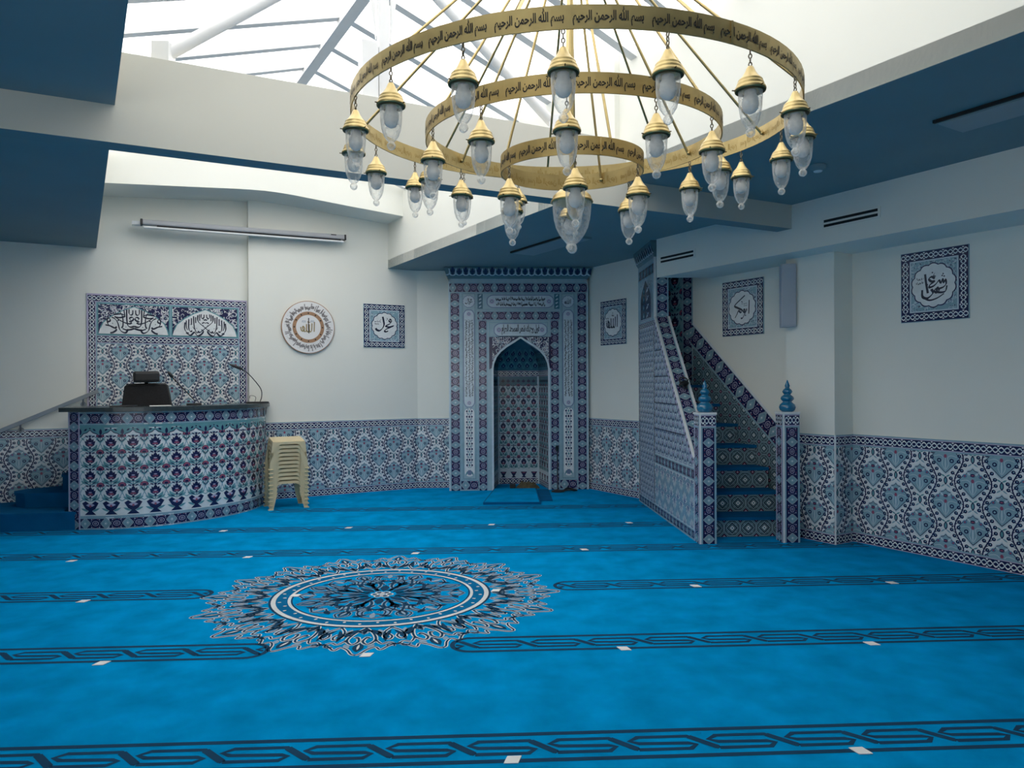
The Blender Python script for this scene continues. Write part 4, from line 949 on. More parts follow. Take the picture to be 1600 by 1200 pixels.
VV = nichept(np.array([u for v in vs for u in us]), np.array([v for v in vs for u in us]), np.zeros(len(us) * len(vs)))
m_ = len(us); k.add(VV, [(j * m_ + i, j * m_ + i + 1, (j + 1) * m_ + i + 1, (j + 1) * m_ + i) for j in range(len(vs) - 1) for i in range(m_ - 1)], 'tile_deep')
p = Pat(); Ln = cum[-1]
p.rect(0, 0, Ln, 1.57, 'pal', 0, .05)
tw = lens_[1] / 4
for i in range(3):
    c0, c1 = cum[i] + .002, cum[i + 1] - .002
    ou = cum[1] + tw / 2
    for a in range(-6, 12):
        for b in range(8): p.put(TUL, ou + a * tw, .20 + .115 + b * .175, sx=tw / TW, sy=.175 / TH, clip=R4(c0, .10, c1, 1.46))
    # vases at the foot
    for a in range(-6, 12):
        x = ou + a * tw
        p.put([sh([(-.05, .095), (.05, .095), (.022, .045), (.012, .03), (.040, .005), (-.040, .005), (-.012, .03), (-.022, .045)], 'nav', 3), leaf(-.03, .08, .03, .08, .014, 'red', 4, 3)], x, .09, sx=tw / .16, clip=R4(c0, .08, c1, .22))
    gui(p, c0, .0, c1, .085, l0=1)
    p.rect(c0, 1.44, c1, 1.57, 'deep', 1, .05)
    for a in range(-12, 24):
        x = ou + a * tw / 2
        p.put([leaf(0, .01, 0, .06, .034, 'nav', 1, 3), leaf(0, .015, .03, .04, .016, 'nav', 1, 3), leaf(0, .015, -.03, .04, .016, 'nav', 1, 3)], x, 1.47, clip=R4(c0, 1.44, c1, 1.57), dl=2)
    gui(p, c0, 1.57, c1, 1.65, l0=1)
    for b in range(3):
        for a in range(-8, 20):
            x = ou + (a + .5 * (b % 2)) * tw * .8
            p.put([leaf(0, 0, 0, .07, .04, 'nav', 1, 3), leaf(0, .01, .04, .05, .018, 'nav', 1, 3), leaf(0, .01, -.04, .05, .018, 'nav', 1, 3), stroke([(-.055, -.01), (-.03, .06), (0, .09), (.03, .06), (.055, -.01)], .008, 'tur', 1, 3), ell(0, .03, .008, .012, 'ice', 2, 6)],
                  x, 1.69 + b * .085, clip=R4(c0, 1.66, c1, 1.97), dl=2)
k.pat(p, nichept, .0010)
k.under('niche', mih)

# ------------------------------------------------------------------ minbar: stair pulpit along the wall on the right
FX, TX = 2.0, 2.155
minb = thing('minbar', (FX, 6.45, 0), 'tiled stair pulpit with two posts capped by blue turned finials and a tall tower', 'stair pulpit')
ffl = frame((FX, 0, 0), (0, -1, 0), (-1, 0, 0))
SL = (2.19 - .742) / (8.034 - 6.574)
zb = lambda y: .742 + (y - 6.574) * SL
TY0, TY1 = 8.05, 8.89
xw = lambda y: (RW - .006 - NA[1] * y) / NA[0]
flank = [(-6.60, 0), (-6.60, zb(6.60)), (-TY0, zb(TY0)), (-TY0, CEIL - .18), (-TY1, CEIL - .18), (-TY1, 0)]
p = Pat()
# base border, lower panel, middle band
p.put([sh([(-TY1, 0), (-6.6, 0), (-6.6, .67), (-TY1, .67)], 'pal', 0)])
cin(p, -TY1, .005, -6.60, .095, unit=.13, edge='ice', base='nav', l0=1); p.rect(-TY1, 0, -6.6, .012, 'ice', 8)
field(p, FLOR, .24, .22, -TY0 - .03, .105, -6.62, .55, .05, .13, 'ice', l0=1)
cin(p, -TY0 - .03, .56, -6.60, .665, unit=.13, l0=1)
tri = [np.array(q) for q in ((-TY0 - .03, .675), (-6.62, .675), (-6.62, zb(6.62) - .06), (-TY0 - .03, zb(TY0 + .03) - .09))]
field(p, SCALE, .17, .15, -TY0 - .03, .675, -6.62, 2.2, 0, 0, 'pal', clip=tri, s=1.7)
for z in (.95, 1.24, 1.53, 1.82):
    ue = -(6.574 + (z + .1 - .742) / SL)
    if ue > -TY0 - .03: p.rect(-TY0 - .03, z, ue, z + .010, 'nav', 4)
dg_ = [(-6.62, zb(6.62) - .03), (-TY0 - .02, zb(TY0 + .02) - .03)]
p.put([stroke([(a, b - .035) for a, b in dg_], .070, 'mid', 4), stroke([(a, b - .035) for a, b in dg_], .052, 'lil', 5)])
for i in range(26):
    t = (i + .5) / 26; x = dg_[0][0] + (dg_[1][0] - dg_[0][0]) * t; z = dg_[0][1] + (dg_[1][1] - dg_[0][1]) * t - .035
    p.put([sh([(-.026, 0), (0, .02), (.026, 0), (0, -.02)], 'nav', 6), ell(0, 0, .007, .007, 'ice', 7, 6)], x, z)
# tower column
gui(p, -TY1, .10, -TY1 + .07, 2.12, True, l0=1); gui(p, -TY0 - .075, .10, -TY0 - .032, 2.12, True, l0=1)
field(p, SCALE, .125, .12, -TY1 + .07, .10, -TY0 - .075, 2.12, 0, 0, 'pal', s=1.25, l0=1)
p.rect(-TY1, 2.12, -TY0, CEIL - .18, 'grt', 0)
gui(p, -TY1 + .02, 2.12, -TY0 - .02, 2.18, l0=1)
cin(p, -TY1 + .03, 2.70, -TY0 - .04, 2.84, unit=.17, l0=1)
k = TB(); k.extrude(flank, ffl, -(TX - FX), 0, 'tile_pal'); k.pat(p, ffl); k.under('flank', minb)
# arched opening of the tower: recessed dark panel with a pale rim
k = TB(); cu, wv = -8.47, .27
oa = [(cu - wv, 2.21), (cu + wv, 2.21), (cu + wv, 2.44), (cu + wv * .93, 2.50), (cu + wv * .7, 2.57), (cu + wv * .35, 2.63), (cu, 2.69)] + [(cu - wv * q, z) for q, z in ((.35, 2.63), (.7, 2.57), (.93, 2.50))] + [(cu - wv, 2.44)]
p = Pat(); p.put([sh(oa, 'nav', 9)])
for i in range(4):
    z = 2.26 + .10 * i
    p.put([lobed(cu - .10, z, .045, 8, .2, 'deep', 10), ell(cu - .10, z, .018, .018, 'ice', 11, 8), leaf(cu + .02, z - .03, cu + .15, z + .03, .03, 'pal', 10), leaf(cu + .14, z - .02, cu + .03, z + .05, .02, 'mid', 11)], clip=[np.array(q, float) for q in R4(cu - wv, 2.21, cu + wv, 2.6)])
p.put([stroke(oa + [oa[0]], .030, 'pal', 12), stroke(oa + [oa[0]], .008, 'mid', 13)])
p.put(scrolls(4, cu - wv - .04, 2.55, cu + wv + .04, 2.69, None, 26, 'pal', 'mid', .035, 3, 'nav'), clip=R4(cu - wv - .05, 2.58, cu - wv * .45, 2.69)); p.put(scrolls(5, cu - wv - .04, 2.55, cu + wv + .04, 2.69, None, 26, 'pal', 'mid', .035, 3, 'nav'), clip=R4(cu + wv * .45, 2.58, cu + wv + .05, 2.69))
k.pat(p, ffl); k.under('arched_opening', minb)
# crown of the tower
k = TB(); cz0 = CEIL - .18
for (za, ha), (zb_, hb) in (((cz0, 0.), (cz0 + .03, .02)), ((cz0 + .03, .02), (CEIL - .03, .06)), ((CEIL - .03, .06), (CEIL - .004, .06))):
    k.add(ffl(np.array([-TY1 - ha * 0, -TY0 + ha, -TY0 + hb, -TY1 - hb * 0]), np.array([za, za, zb_, zb_]), np.array([ha, ha, hb, hb])), [(0, 1, 2, 3)], 'tile_tgr')
    k.add(ffl(np.array([-TY0 + ha, -TY0 + ha, -TY0 + hb, -TY0 + hb]), np.array([za, za, zb_, zb_]), np.array([ha, -.15, -.15, hb])), [(0, 1, 2, 3)], 'tile_tgr')
p = Pat()
for i in range(5): p.put(crown_unit(), -TY1 + (i + .5) * .178, 0, sx=1, clip=R4(-TY1, 0, -TY0 + .05, .125))
k.pat(p, lambda u, v, h: ffl(u, cz0 + .03 + v, .021 + np.clip(v, 0, .12) * .33 + h), .0008); k.under('crown', minb)
# tower front jamb (faces the stair)
fj = frame((FX, TY0 - .001, 0), (1, 0, 0), (0, -1, 0)); p = Pat()
cin(p, 0.01, zb(TY0) - .02, TX - FX, BULKZ + .3, True, unit=.19, edge='ice'); k = TB(); k.pat(p, fj); k.under('tower_jamb', minb)
# sloping top of the balustrade
ll = math.hypot(1, SL); sd = np.array([0, 1 / ll, SL / ll]); sn = np.array([0, -SL / ll, 1 / ll])
fs = frame((TX, 6.60, zb(6.60)), sd, sn, (-1, 0, 0)); Ls = (TY0 - 6.60) * ll
p = Pat(); cin(p, 0, 0.006, Ls, TX - FX - .006, unit=.19)
k = TB(); k.pat(p, fs, .0006, .002)
for a in (0, TX - FX): k.add(np.vstack([fs(np.array([0, Ls, Ls, 0]), np.array([a - .011, a - .011, a + .011, a + .011]), np.full(4, -.012)), fs(np.array([0, Ls, Ls, 0]), np.array([a - .011, a - .011, a + .011, a + .011]), np.full(4, .012))]), [(0, 3, 2, 1), (4, 5, 6, 7), (0, 1, 5, 4), (1, 2, 6, 5), (2, 3, 7, 6), (3, 0, 4, 7)], 'tile_wht')
k.under('balustrade_top', minb)
k = TB(); k.box(FX - .012, TY0 - .012, zb(TY0) - .01, FX + .012, TY0 + .012, CEIL - .18, 'tile_wht'); k.under('corner_trim', minb)
# posts
def post(x0):
    k = TB(); x1 = x0 + .158; y0, y1 = 6.45, 6.605; k.box(x0, y0, 0, x1, y1, 1.172, 'tile_ice')
    p = Pat(); w_ = x1 - x0
    p.rect(0, 0, .018, 1.172, 'wht', 2); p.rect(.018, 0, .032, 1.05, 'ice', 1); cin(p, .032, 0.0, w_ - .018, 1.05, True, unit=.19, edge='nav', ew=.004); p.rect(w_ - .018, 0, w_, 1.05, 'ice', 1); gui(p, .02, 1.065, w_ - .004, 1.168, unit=.075)
    k.pat(p, frame((x0, y0, 0), (1, 0, 0), (0, -1, 0)))
    p = Pat(); d = y1 - y0; cin(p, .012, 0, d - .012, 1.05, True, unit=.19, edge='lil', ew=.02); gui(p, .01, 1.065, d - .01, 1.168, unit=.075)
    k.pat(p, frame((x0, y1, 0), (0, -1, 0), (-1, 0, 0)))
    o = k.under('post', minb)
    c = TB(); c.box(x0 - .006, y0 - .006, 1.172, x1 + .006, y1 + .006, 1.192, 'tile_wht'); c.under('post_cap', o)
    f = TB(); f.lathe([(0, 0), (.050, 0), (.066, .014), (.074, .040), (.066, .066), (.046, .084), (.036, .092), (.046, .100), (.060, .118), (.054, .138), (.036, .152), (.028, .160), (.036, .168), (.045, .184), (.036, .202), (.020, .216), (.018, .224), (.023, .238), (.014, .262), (.004, .290), (0, .292)], 'finial_blue', 24, ((x0 + x1) / 2, (y0 + y1) / 2, 1.192))
    f.under('finial', o)
post(FX); post(2.772)
# steps
ys = [6.73, 7.0, 7.22, 7.44, 7.66, 7.88, 8.10, 8.8]; zt = [.19, .39, .60, .81, 1.02, 1.23, 1.44]
for i in range(7):
    y0, y1 = ys[i], ys[i + 1]; z0 = zt[i - 1] if i else 0.0; z1 = zt[i]
    xa, xb_ = min(xw(y0) - .012, 2.95), min(xw(y1) - .012, 2.95)
    k = TB(); k.prism([(TX, y0), (xa, y0), (xb_, y1), (TX, y1)], max(0, z0 - .02) if i else 0, z1 - .03, 'tile_deep')
    p = Pat(); field(p, STAR, .155, .155, 0, z0 + .004, xa - TX, z1 - .03, .09, z0 + .085, 'tgr', s=.155/.17); k.pat(p, frame((TX, y0, 0), (1, 0, 0), (0, -1, 0))); k.under('riser', minb)
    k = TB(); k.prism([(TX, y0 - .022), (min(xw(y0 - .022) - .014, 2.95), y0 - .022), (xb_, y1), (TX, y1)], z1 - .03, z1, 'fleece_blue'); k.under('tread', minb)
# tile lining of the room wall beside the stair
fw = F_right(RW - .004)
k = TB(); p = Pat()
ua, ub = -6.07, -4.63
top_ = lambda u: 2.151 + (u + 6.07) * (1.074 - 2.151) / (-4.924 + 6.07)
quad = [np.array(q) for q in ((ua, 0), (ub, 0), (ub, top_(ub) - .28), (ua, top_(ua) - .28))]
field(p, STAR, .13, .13, ua, 0, ub, 2.2, 0, 0, 'tgr', clip=quad, s=.13/.17)
dl_ = math.hypot(ub - ua, top_(ub) - top_(ua)); dd = np.array([ub - ua, top_(ub) - top_(ua)]) / dl_
q = Pat(); cin(q, 0, -.205, dl_, 0, unit=.19, ew=.022)
for v in q.v:
    t = v[:, :2].copy(); v[:, 0] = ua + t[:, 0] * dd[0] - t[:, 1] * dd[1]; v[:, 1] = top_(ua) + t[:, 0] * dd[1] + t[:, 1] * dd[0]; v[:, 2] += 2
p.v += q.v; p.f += [tuple(i + p.n for i in f) for f in q.f]; p.m += q.m; p.n += q.n
p.put([stroke([(ua, top_(ua)), (ub, top_(ub))], .026, 'wht', 10)])
cin(p, -6.245, .3, -6.075, BULKZ + .1, True, unit=.19)
field(p, TUL, .235, .25, -6.48, .3, -6.245, BULKZ + .1, -6.365, .42, 'ice', s=1.15)
cin(p, -6.66, .3, -6.48, BULKZ + .1, True, unit=.19)
k.pat(p, fw, .0006, .0012); k.under('wall_lining', minb)

# ------------------------------------------------------------------ curved preaching desk
desk = thing('preaching_desk', tuple(P3(lpt(.5, 8.5))), 'curved preaching desk faced in red and navy tulip tiles with a dark worktop', 'desk')
cpts = catmull([(-.333, 8.552), (-.006, 8.405), (.427, 8.365), (.90, 8.515), (1.305, 8.80), (1.575, 9.21), (1.655, 9.57)], 8)
LP = np.array([lpt(a, b) for a, b in cpts]); seg = np.linalg.norm(np.diff(LP, axis=0), axis=1); cs = np.concatenate([[0], np.cumsum(seg)]); LT = cs[-1]
tg = np.gradient(LP, axis=0); tg /= np.linalg.norm(tg, axis=1)[:, None]; nr_ = np.c_[tg[:, 1], -tg[:, 0]]
def fdesk(u, v, h):
    x = np.interp(u, cs, LP[:, 0]); y = np.interp(u, cs, LP[:, 1]); nx = np.interp(u, cs, nr_[:, 0]); ny = np.interp(u, cs, nr_[:, 1])
    return np.c_[x + nx * h, y + ny * h, v]
k = TB(); us = np.linspace(0, LT, 60); n = 60
a = fdesk(us, np.zeros(n), np.zeros(n)); b = fdesk(us, np.full(n, 1.20), np.zeros(n)); a2 = fdesk(us, np.zeros(n), np.full(n, -.12)); b2 = fdesk(us, np.full(n, 1.20), np.full(n, -.12))
V = np.vstack([a, b, a2, b2]); F = []
for i in range(n - 1): F += [(i, i + 1, n + i + 1, n + i), (2 * n + i + 1, 2 * n + i, 3 * n + i, 3 * n + i + 1), (n + i, n + i + 1, 3 * n + i + 1, 3 * n + i)]
k.add(V, F, 'tile_pal', True)
p = Pat()
cin(p, 0, 0, LT, .125, unit=.20); cin(p, 0, 1.065, LT, 1.195, unit=.20)
p.rect(0, .125, LT, 1.065, 'wht', 0, .05); p.rect(0, 1.035, LT, 1.065, 'tur', 1, .05); p.rect(0, .125, LT, .14, 'ice', 1, .05)
nc = round(LT / .205); w_ = LT / nc
for i in range(nc + 1):
    for j in range(4): p.put(TUL, (i + .5) * w_, .372 + j * .168, sx=w_ / TW, sy=.172 / TH, clip=R4(0, .275, LT, .965))
    x = (i + .5) * w_
    p.put([sh([(-.085, .095), (-.05, .112), (0, .085), (.05, .112), (.085, .095), (.05, .050), (.018, .034), (.060, .004), (-.060, .004), (-.018, .034), (-.05, .050)], 'nav', 2), leaf(-.045, .080, .045, .080, .026, 'lil', 3, 3), ell(0, .072, .012, .010, 'red', 4, 8),
           leaf(.02, .03, .095, .055, .018, 'tur', 2, 3), leaf(-.02, .03, -.095, .055, .018, 'tur', 2, 3)], x, .145, sx=w_ / .21, sy=1.3, clip=R4(0, .14, LT, .30))
    # turquoise scalloped heading
    sc = [(-.105, .10), (-.105, .0), (-.092, .004), (-.07, .035), (-.03, .048), (0, .075), (.03, .048), (.07, .035), (.092, .004), (.105, .0), (.105, .10)]
    p.put([sh(sc, 'tur', 2), stroke(sc[1:-1], .008, 'nav', 3), leaf(-.10, .02, -.10, .09, .03, 'nav', 4, 3), leaf(0, .085, 0, .10, .02, 'nav', 4, 3), leaf(-.06, .065, -.03, .09, .018, 'nav', 4, 3), leaf(.06, .065, .03, .09, .018, 'nav', 4, 3)], x, .940, sx=w_ / .21, clip=R4(0, .93, LT, 1.04))
k.pat(p, fdesk, .0012, .001); k.under('tiled_front', desk)
e0, e1, e2 = lpt(-.333, 8.552), lpt(-.440, 8.636), lpt(-.42, 9.55)
fe, Le = F_face(e1, e0); k = TB(); k.prism([e0, e1, e2, lpt(-.30, 9.55)], 0, 1.20, 'tile_pal')
p = Pat(); cin(p, .006, 0, Le - .004, 1.195, True, unit=.19, edge='lil'); k.pat(p, fe); k.under('end_panel', desk)
k = TB()
ot = [tuple(fdesk(np.array([u]), np.array([0.]), np.array([.05]))[0][:2]) for u in np.linspace(0, LT, 40)]; it = [tuple(fdesk(np.array([u]), np.array([0.]), np.array([-.36]))[0][:2]) for u in np.linspace(LT * .96, LT * .12, 30)]
k.prism([tuple(lpt(-.52, 8.60))] + ot[1:-1] + [tuple(lpt(1.70, 9.555))] + [q for q in it] + [tuple(lpt(.0, 9.2)), tuple(lpt(-.45, 9.2))], 1.20, 1.243, 'worktop'); k.under('worktop', desk)
# carpeted steps and rail
st_ = thing('carpeted_steps', (-4.8, 7.9, 0), 'blue carpeted steps with rounded ends climbing behind the preaching desk', 'steps')
def rstep(name, pts, z0, z1):
    k = TB(); k.prism(pts, z0, z1 - .025, 'fleece_blue'); c = np.mean(pts, axis=0)
    k.prism([tuple(np.array(q) + (np.array(q) - c) / np.linalg.norm(np.array(q) - c) * .014) for q in pts], z1 - .025, z1, 'fleece_blue'); k.under(name, st_)
wL = lambda L: tuple(lpt(L, LW2 - .02))
def rnd(x, y, r, n=6, up=True): return [(x + r - r * math.sin(t), y + r - r * math.cos(t)) for t in np.linspace(0, pi / 2, n)][::1]
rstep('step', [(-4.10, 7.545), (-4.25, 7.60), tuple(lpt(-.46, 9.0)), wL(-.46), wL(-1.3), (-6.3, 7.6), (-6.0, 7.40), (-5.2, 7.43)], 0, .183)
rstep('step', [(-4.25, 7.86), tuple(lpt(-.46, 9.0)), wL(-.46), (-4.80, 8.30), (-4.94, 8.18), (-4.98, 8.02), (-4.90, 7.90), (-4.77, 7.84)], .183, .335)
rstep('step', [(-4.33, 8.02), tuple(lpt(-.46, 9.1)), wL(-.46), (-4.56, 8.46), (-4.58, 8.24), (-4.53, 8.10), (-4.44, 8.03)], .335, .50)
rl = thing('handrail', tuple(P3(lpt(-1.0, LW2), 1.0)), 'sloping grey metal handrail on two round brackets above the carpeted steps', 'handrail')
k = TB(); ra, rb_ = np.array([*lpt(-1.55, LW2 - .07), .78]), np.array([*lpt(-.19, LW2 - .07), 1.405])
d = (rb_ - ra) / np.linalg.norm(rb_ - ra); Mx = Matrix((Vector(d), Vector(P3(NL)), Vector(d).cross(Vector(P3(NL))))).transposed().to_4x4(); Mx.translation = Vector((ra + rb_) / 2)
hl = np.linalg.norm(rb_ - ra) / 2; k.box(-hl, -.010, -.022, hl, .010, .022, 'steel', .004, M=Mx); k.under('rail', rl)
for t in (.45, .89):
    q = ra + (rb_ - ra) * t; k = TB(); nl3 = P3(NL); k.tube([q + nl3 * .065 - [0, 0, .085], q + nl3 * .0 - [0, 0, .085], q - [0, 0, .02]], .009, 'steel', 8); k.tube([q + nl3 * .068 - [0, 0, .085], q + nl3 * .045 - [0, 0, .085]], .030, 'steel', 14); k.under('bracket', rl)

# ------------------------------------------------------------------ tile panel on the wall behind the desk
fL2 = F_left(LW2)
pan = thing('tile_panel', tuple(P3(lpt(.585, LW2), 1.0)), 'large tile panel with two white calligraphy lunettes on the wall behind the preaching desk', 'tile panel')
u0, u1, v0, v1 = -.303, 1.452, .99, 2.535
k = TB(); k.extrude(R4(u0, v0, u1, v1), fL2, 0, .010, 'tile_ice'); p = Pat(); fo = lambda u, v, h: fL2(u, v, h + .010)
p.frame(u0, v0, u1, v1, .014, 'lil', 1)
field(p, DADO, .365, .325, u0 + .105, v0, u1 - .105, 1.955, .22, .08, s=.87)
k.pat(p, fo); k.under('tile_field', pan)
p = Pat(); gui(p, u0 + .012, v1 - .092, u1 - .012, v1 - .012); gui(p, u0 + .012, v0, u0 + .092, v1 - .092, True); gui(p, u1 - .092, v0, u1 - .012, v1 - .092, True); gui(p, u0 + .105, 1.965, u1 - .105, 2.05)
part_pat('guilloche_border', pan, p, fo)
for i, kind in ((0, 'rasul'), (1, 'shahada')):
    p = Pat(); a = u0 + .105 + i * .78; b = a + .765; z0, z1 = 2.065, 2.432; c = (a + b) / 2; hw = (b - a) / 2
    p.rect(a, z0 - .012, b, z1, 'tur', 1); p.rect(a + .012, z0 + .012, b - .012, z1 - .014, 'nav', 2)
    p.put(scrolls(3 + i, a, z0 + .12, b, z1, None, 110, 'wht', 'ice', .036, 3, 'lil'), clip=R4(a + .012, z0 + .1, b - .012, z1 - .014))
    ar = [(-hw + .014, z0 + .008), (hw - .014, z0 + .008), (hw - .03, z0 + .07), (hw * .84, z0 + .14), (hw * .62, z0 + .215), (hw * .34, z0 + .280), (0, z0 + .335)]
    ar = ar + [(-x, z) for x, z in ar[-2:1:-1]]
    p.put([sh([(x * 1.0, z) for x, z in ar], 'wht', 8), stroke(ar[1:] , .012, 'tur', 9)], c, 0)
    p.put(xf(lunette_writing(kind, 'ink', 0), c, z0 + .165, (.245 if kind == 'rasul' else .240), sy=.245), dl=10)
    part_pat('calligraphy_lunette', pan, p, fo, .0006)

# ------------------------------------------------------------------ plaques
def plaque(loc, fn, wr, lab, seed, w=.588, h=.592, thick=.012):
    t = thing('calligraphy_plaque', loc, lab, 'plaque', 'square calligraphy tile plaques')
    k = TB(); k.extrude(R4(-w / 2, -h / 2, w / 2, h / 2), fn, 0, thick, 'tile_ice'); p = Pat(); fo = lambda u, v, hh: fn(u, v, hh + thick)
    a, b = w / 2 - .004, h / 2 - .004; e = .074
    gui(p, -a, b - e, a, b, unit=.075, edge='nav'); gui(p, -a, -b, a, -b + e, unit=.075, edge='nav'); gui(p, -a, -b + e, -a + e, b - e, True, unit=.075, edge='nav'); gui(p, a - e, -b + e, a, b - e, True, unit=.075, edge='nav')
    p.rect(-a + e, -b + e, a - e, b - e, 'ice', 1); p.frame(-a + e, -b + e, a - e, b - e, .012, 'pal', 2)
    p.put(scrolls(seed, -a + e, -b + e, a - e, b - e, None, 120, 'pal', 'nav', .030, 3, 'mid'), clip=R4(-a + e + .012, -b + e + .012, a - e - .012, b - e - .012))
    k.pat(p, fo); k.under('tile_border', t)
    p = Pat(); p.put([lobed(0, 0, .190, 14, .07, 'nav', 6, n=5), lobed(0, 0, .180, 14, .07, 'wht', 7, n=5)]); p.put(xf(wr('ink', 0), 0, 0, .158), dl=8)
    p.put(W_small(seed + 1, -.112, .045, .062, .06) if wr is not W_abubakr else W_small(seed + 1, .045, .03, .05, .04), dl=4)
    part_pat('script_medallion', t, p, fo); return t
def at_plane(fn, u, v): return lambda a, b, h: fn(a + u, b + v, h)
fL, fR = F_left(), F_right()
def loc_of(fn, u, v): return tuple(fn(np.array([u]), np.array([v]), np.array([0.]))[0])
plaque(loc_of(fL, 3.235, 2.268), at_plane(fL, 3.235, 2.268), W_muhammad, 'blue bordered square plaque between the round plaque and the prayer niche', 11)
uR = lambda x, y: -float(np.array([x, y]) @ A2)
plaque(loc_of(fR, uR(1.807, 9.51), 2.27), at_plane(fR, uR(1.807, 9.51), 2.27), W_allah, 'blue bordered square plaque between the prayer niche and the stair pulpit tower', 12, w=.53)
plaque(loc_of(fR, uR(2.838, 7.593), 2.263), at_plane(fR, uR(2.838, 7.593), 2.263), W_abubakr, 'blue bordered square plaque above the stair, next to the white column speaker', 13, w=.555)
plaque(loc_of(fR, uR(3.792, 5.821), 2.262), at_plane(fR, uR(3.792, 5.821), 2.262), W_uthman, 'blue bordered square plaque alone on the plain wall past the pilaster', 14, w=.555)
rpl = thing('round_plaque', loc_of(fL, 2.197, 2.215), 'round white plaque with brown ring and gold script on the pale wall above the stools', 'plaque')
fd = at_plane(fL, 2.197, 2.215)
a = np.linspace(0, 2 * pi, 64, endpoint=False)
k = TB(); k.extrude(np.c_[.343 * np.cos(a), .343 * np.sin(a)], fd, .004, .032, 'plaque_brown'); p = Pat(); fo = lambda u, v, h: fd(u, v, h + .032)
p.put([ell(0, 0, .335, .335, 'plaque_white', 1, 64), ringm(0, 0, .160, .205, 'plaque_brown', 2, 48)])
for i in range(12): p.put([ell(.1825 * math.cos(i * pi / 6), .1825 * math.sin(i * pi / 6), .010, .010, 'script_black', 3, 8)])
k.pat(p, fo); k.under('disc', rpl)
p = Pat()
for q in script_lines(77, 1.66, .105, 'plaque_ink', 0, 1, 1.5):
    v = q[0]; th = pi / 2 - (v[:, 0] / 1.66 * 2 * pi); r = .268 + v[:, 1]
    nv = np.c_[r * np.cos(th), r * np.sin(th)]; p.put([(nv, q[1], 'plaque_ink', 3)])
part_pat('script_ring', rpl, p, fo)
p = Pat(); p.put(xf(W_allah('gold_ink', 0), 0, -.005, .125), dl=3); p.put(xf([brush([(.02, 1.05), (.0, .2), (.04, -.62)], .14, 'script_black', 0)], 0, -.005, .12), dl=5); p.put(W_small(9, -.06, .075, .05, .03, 'mid')); p.put(W_small(10, .05, .08, .05, .03, 'mid'))
part_pat('centre_script', rpl, p, fo)

# ------------------------------------------------------------------ projector screen case on the wall
fS = frame(P3(NL * LW), P3(BL), P3(-NL))
sc = thing('projector_screen', loc_of(fS, .9, 3.35), 'long grey roll-up screen case mounted high above the tile panel', 'projector screen')
def along(u0, z0, u1, z1, off):
    a, b = fS(np.array([u0, u1]), np.array([z0, z1]), np.array([off, off])); d = (b - a); L = np.linalg.norm(d); d = d / L; up = np.cross(np.array(P3(-NL)), d)
    M = Matrix((Vector(d), Vector(P3(-NL)), Vector(-up) if up[2] < 0 else Vector(up))).transposed().to_4x4(); M.translation = Vector((a + b) / 2); return M, L / 2
sL, sR = .262, 2.655
M, h2 = along(sL, 3.345, sR, 3.385, .12)
k = TB(); k.box(-h2, -.045, -.008, h2, .045, .055, 'alu', .018, M=M); k.under('housing', sc)
k = TB(); k.box(-h2 + .16, .020, -.024, h2 - .06, .040, -.007, 'slot_black', M=M); k.under('screen_slot', sc)
k = TB(); k.box(-h2 + .02, -.01, -.044, h2 - .02, .040, -.024, 'white_steel', .005, M=M); k.under('bottom_bar', sc)
for s in (-1, 1):
    k = TB(); k.box(s * h2 - .012, -.05, -.014, s * h2 + .012, .05, .058, 'black_plastic', .006, M=M); k.under('end_cap', sc)
    k = TB(); k.box(s * (h2 - .25) - .02, -.13, .0, s * (h2 - .25) + .02, -.04, .05, 'white_steel', M=M); k.under('wall_bracket', sc)
k = TB(); k.box(-h2 - .10, -.11, -.005, -h2 - .012, -.02, .04, 'white_plastic', .005, M=M); k.under('socket_box', sc)
k = TB(); k.box(h2 - .19, .035, .038, h2 - .12, .047, .05, 'slot_black', M=M); k.under('maker_plate', sc)

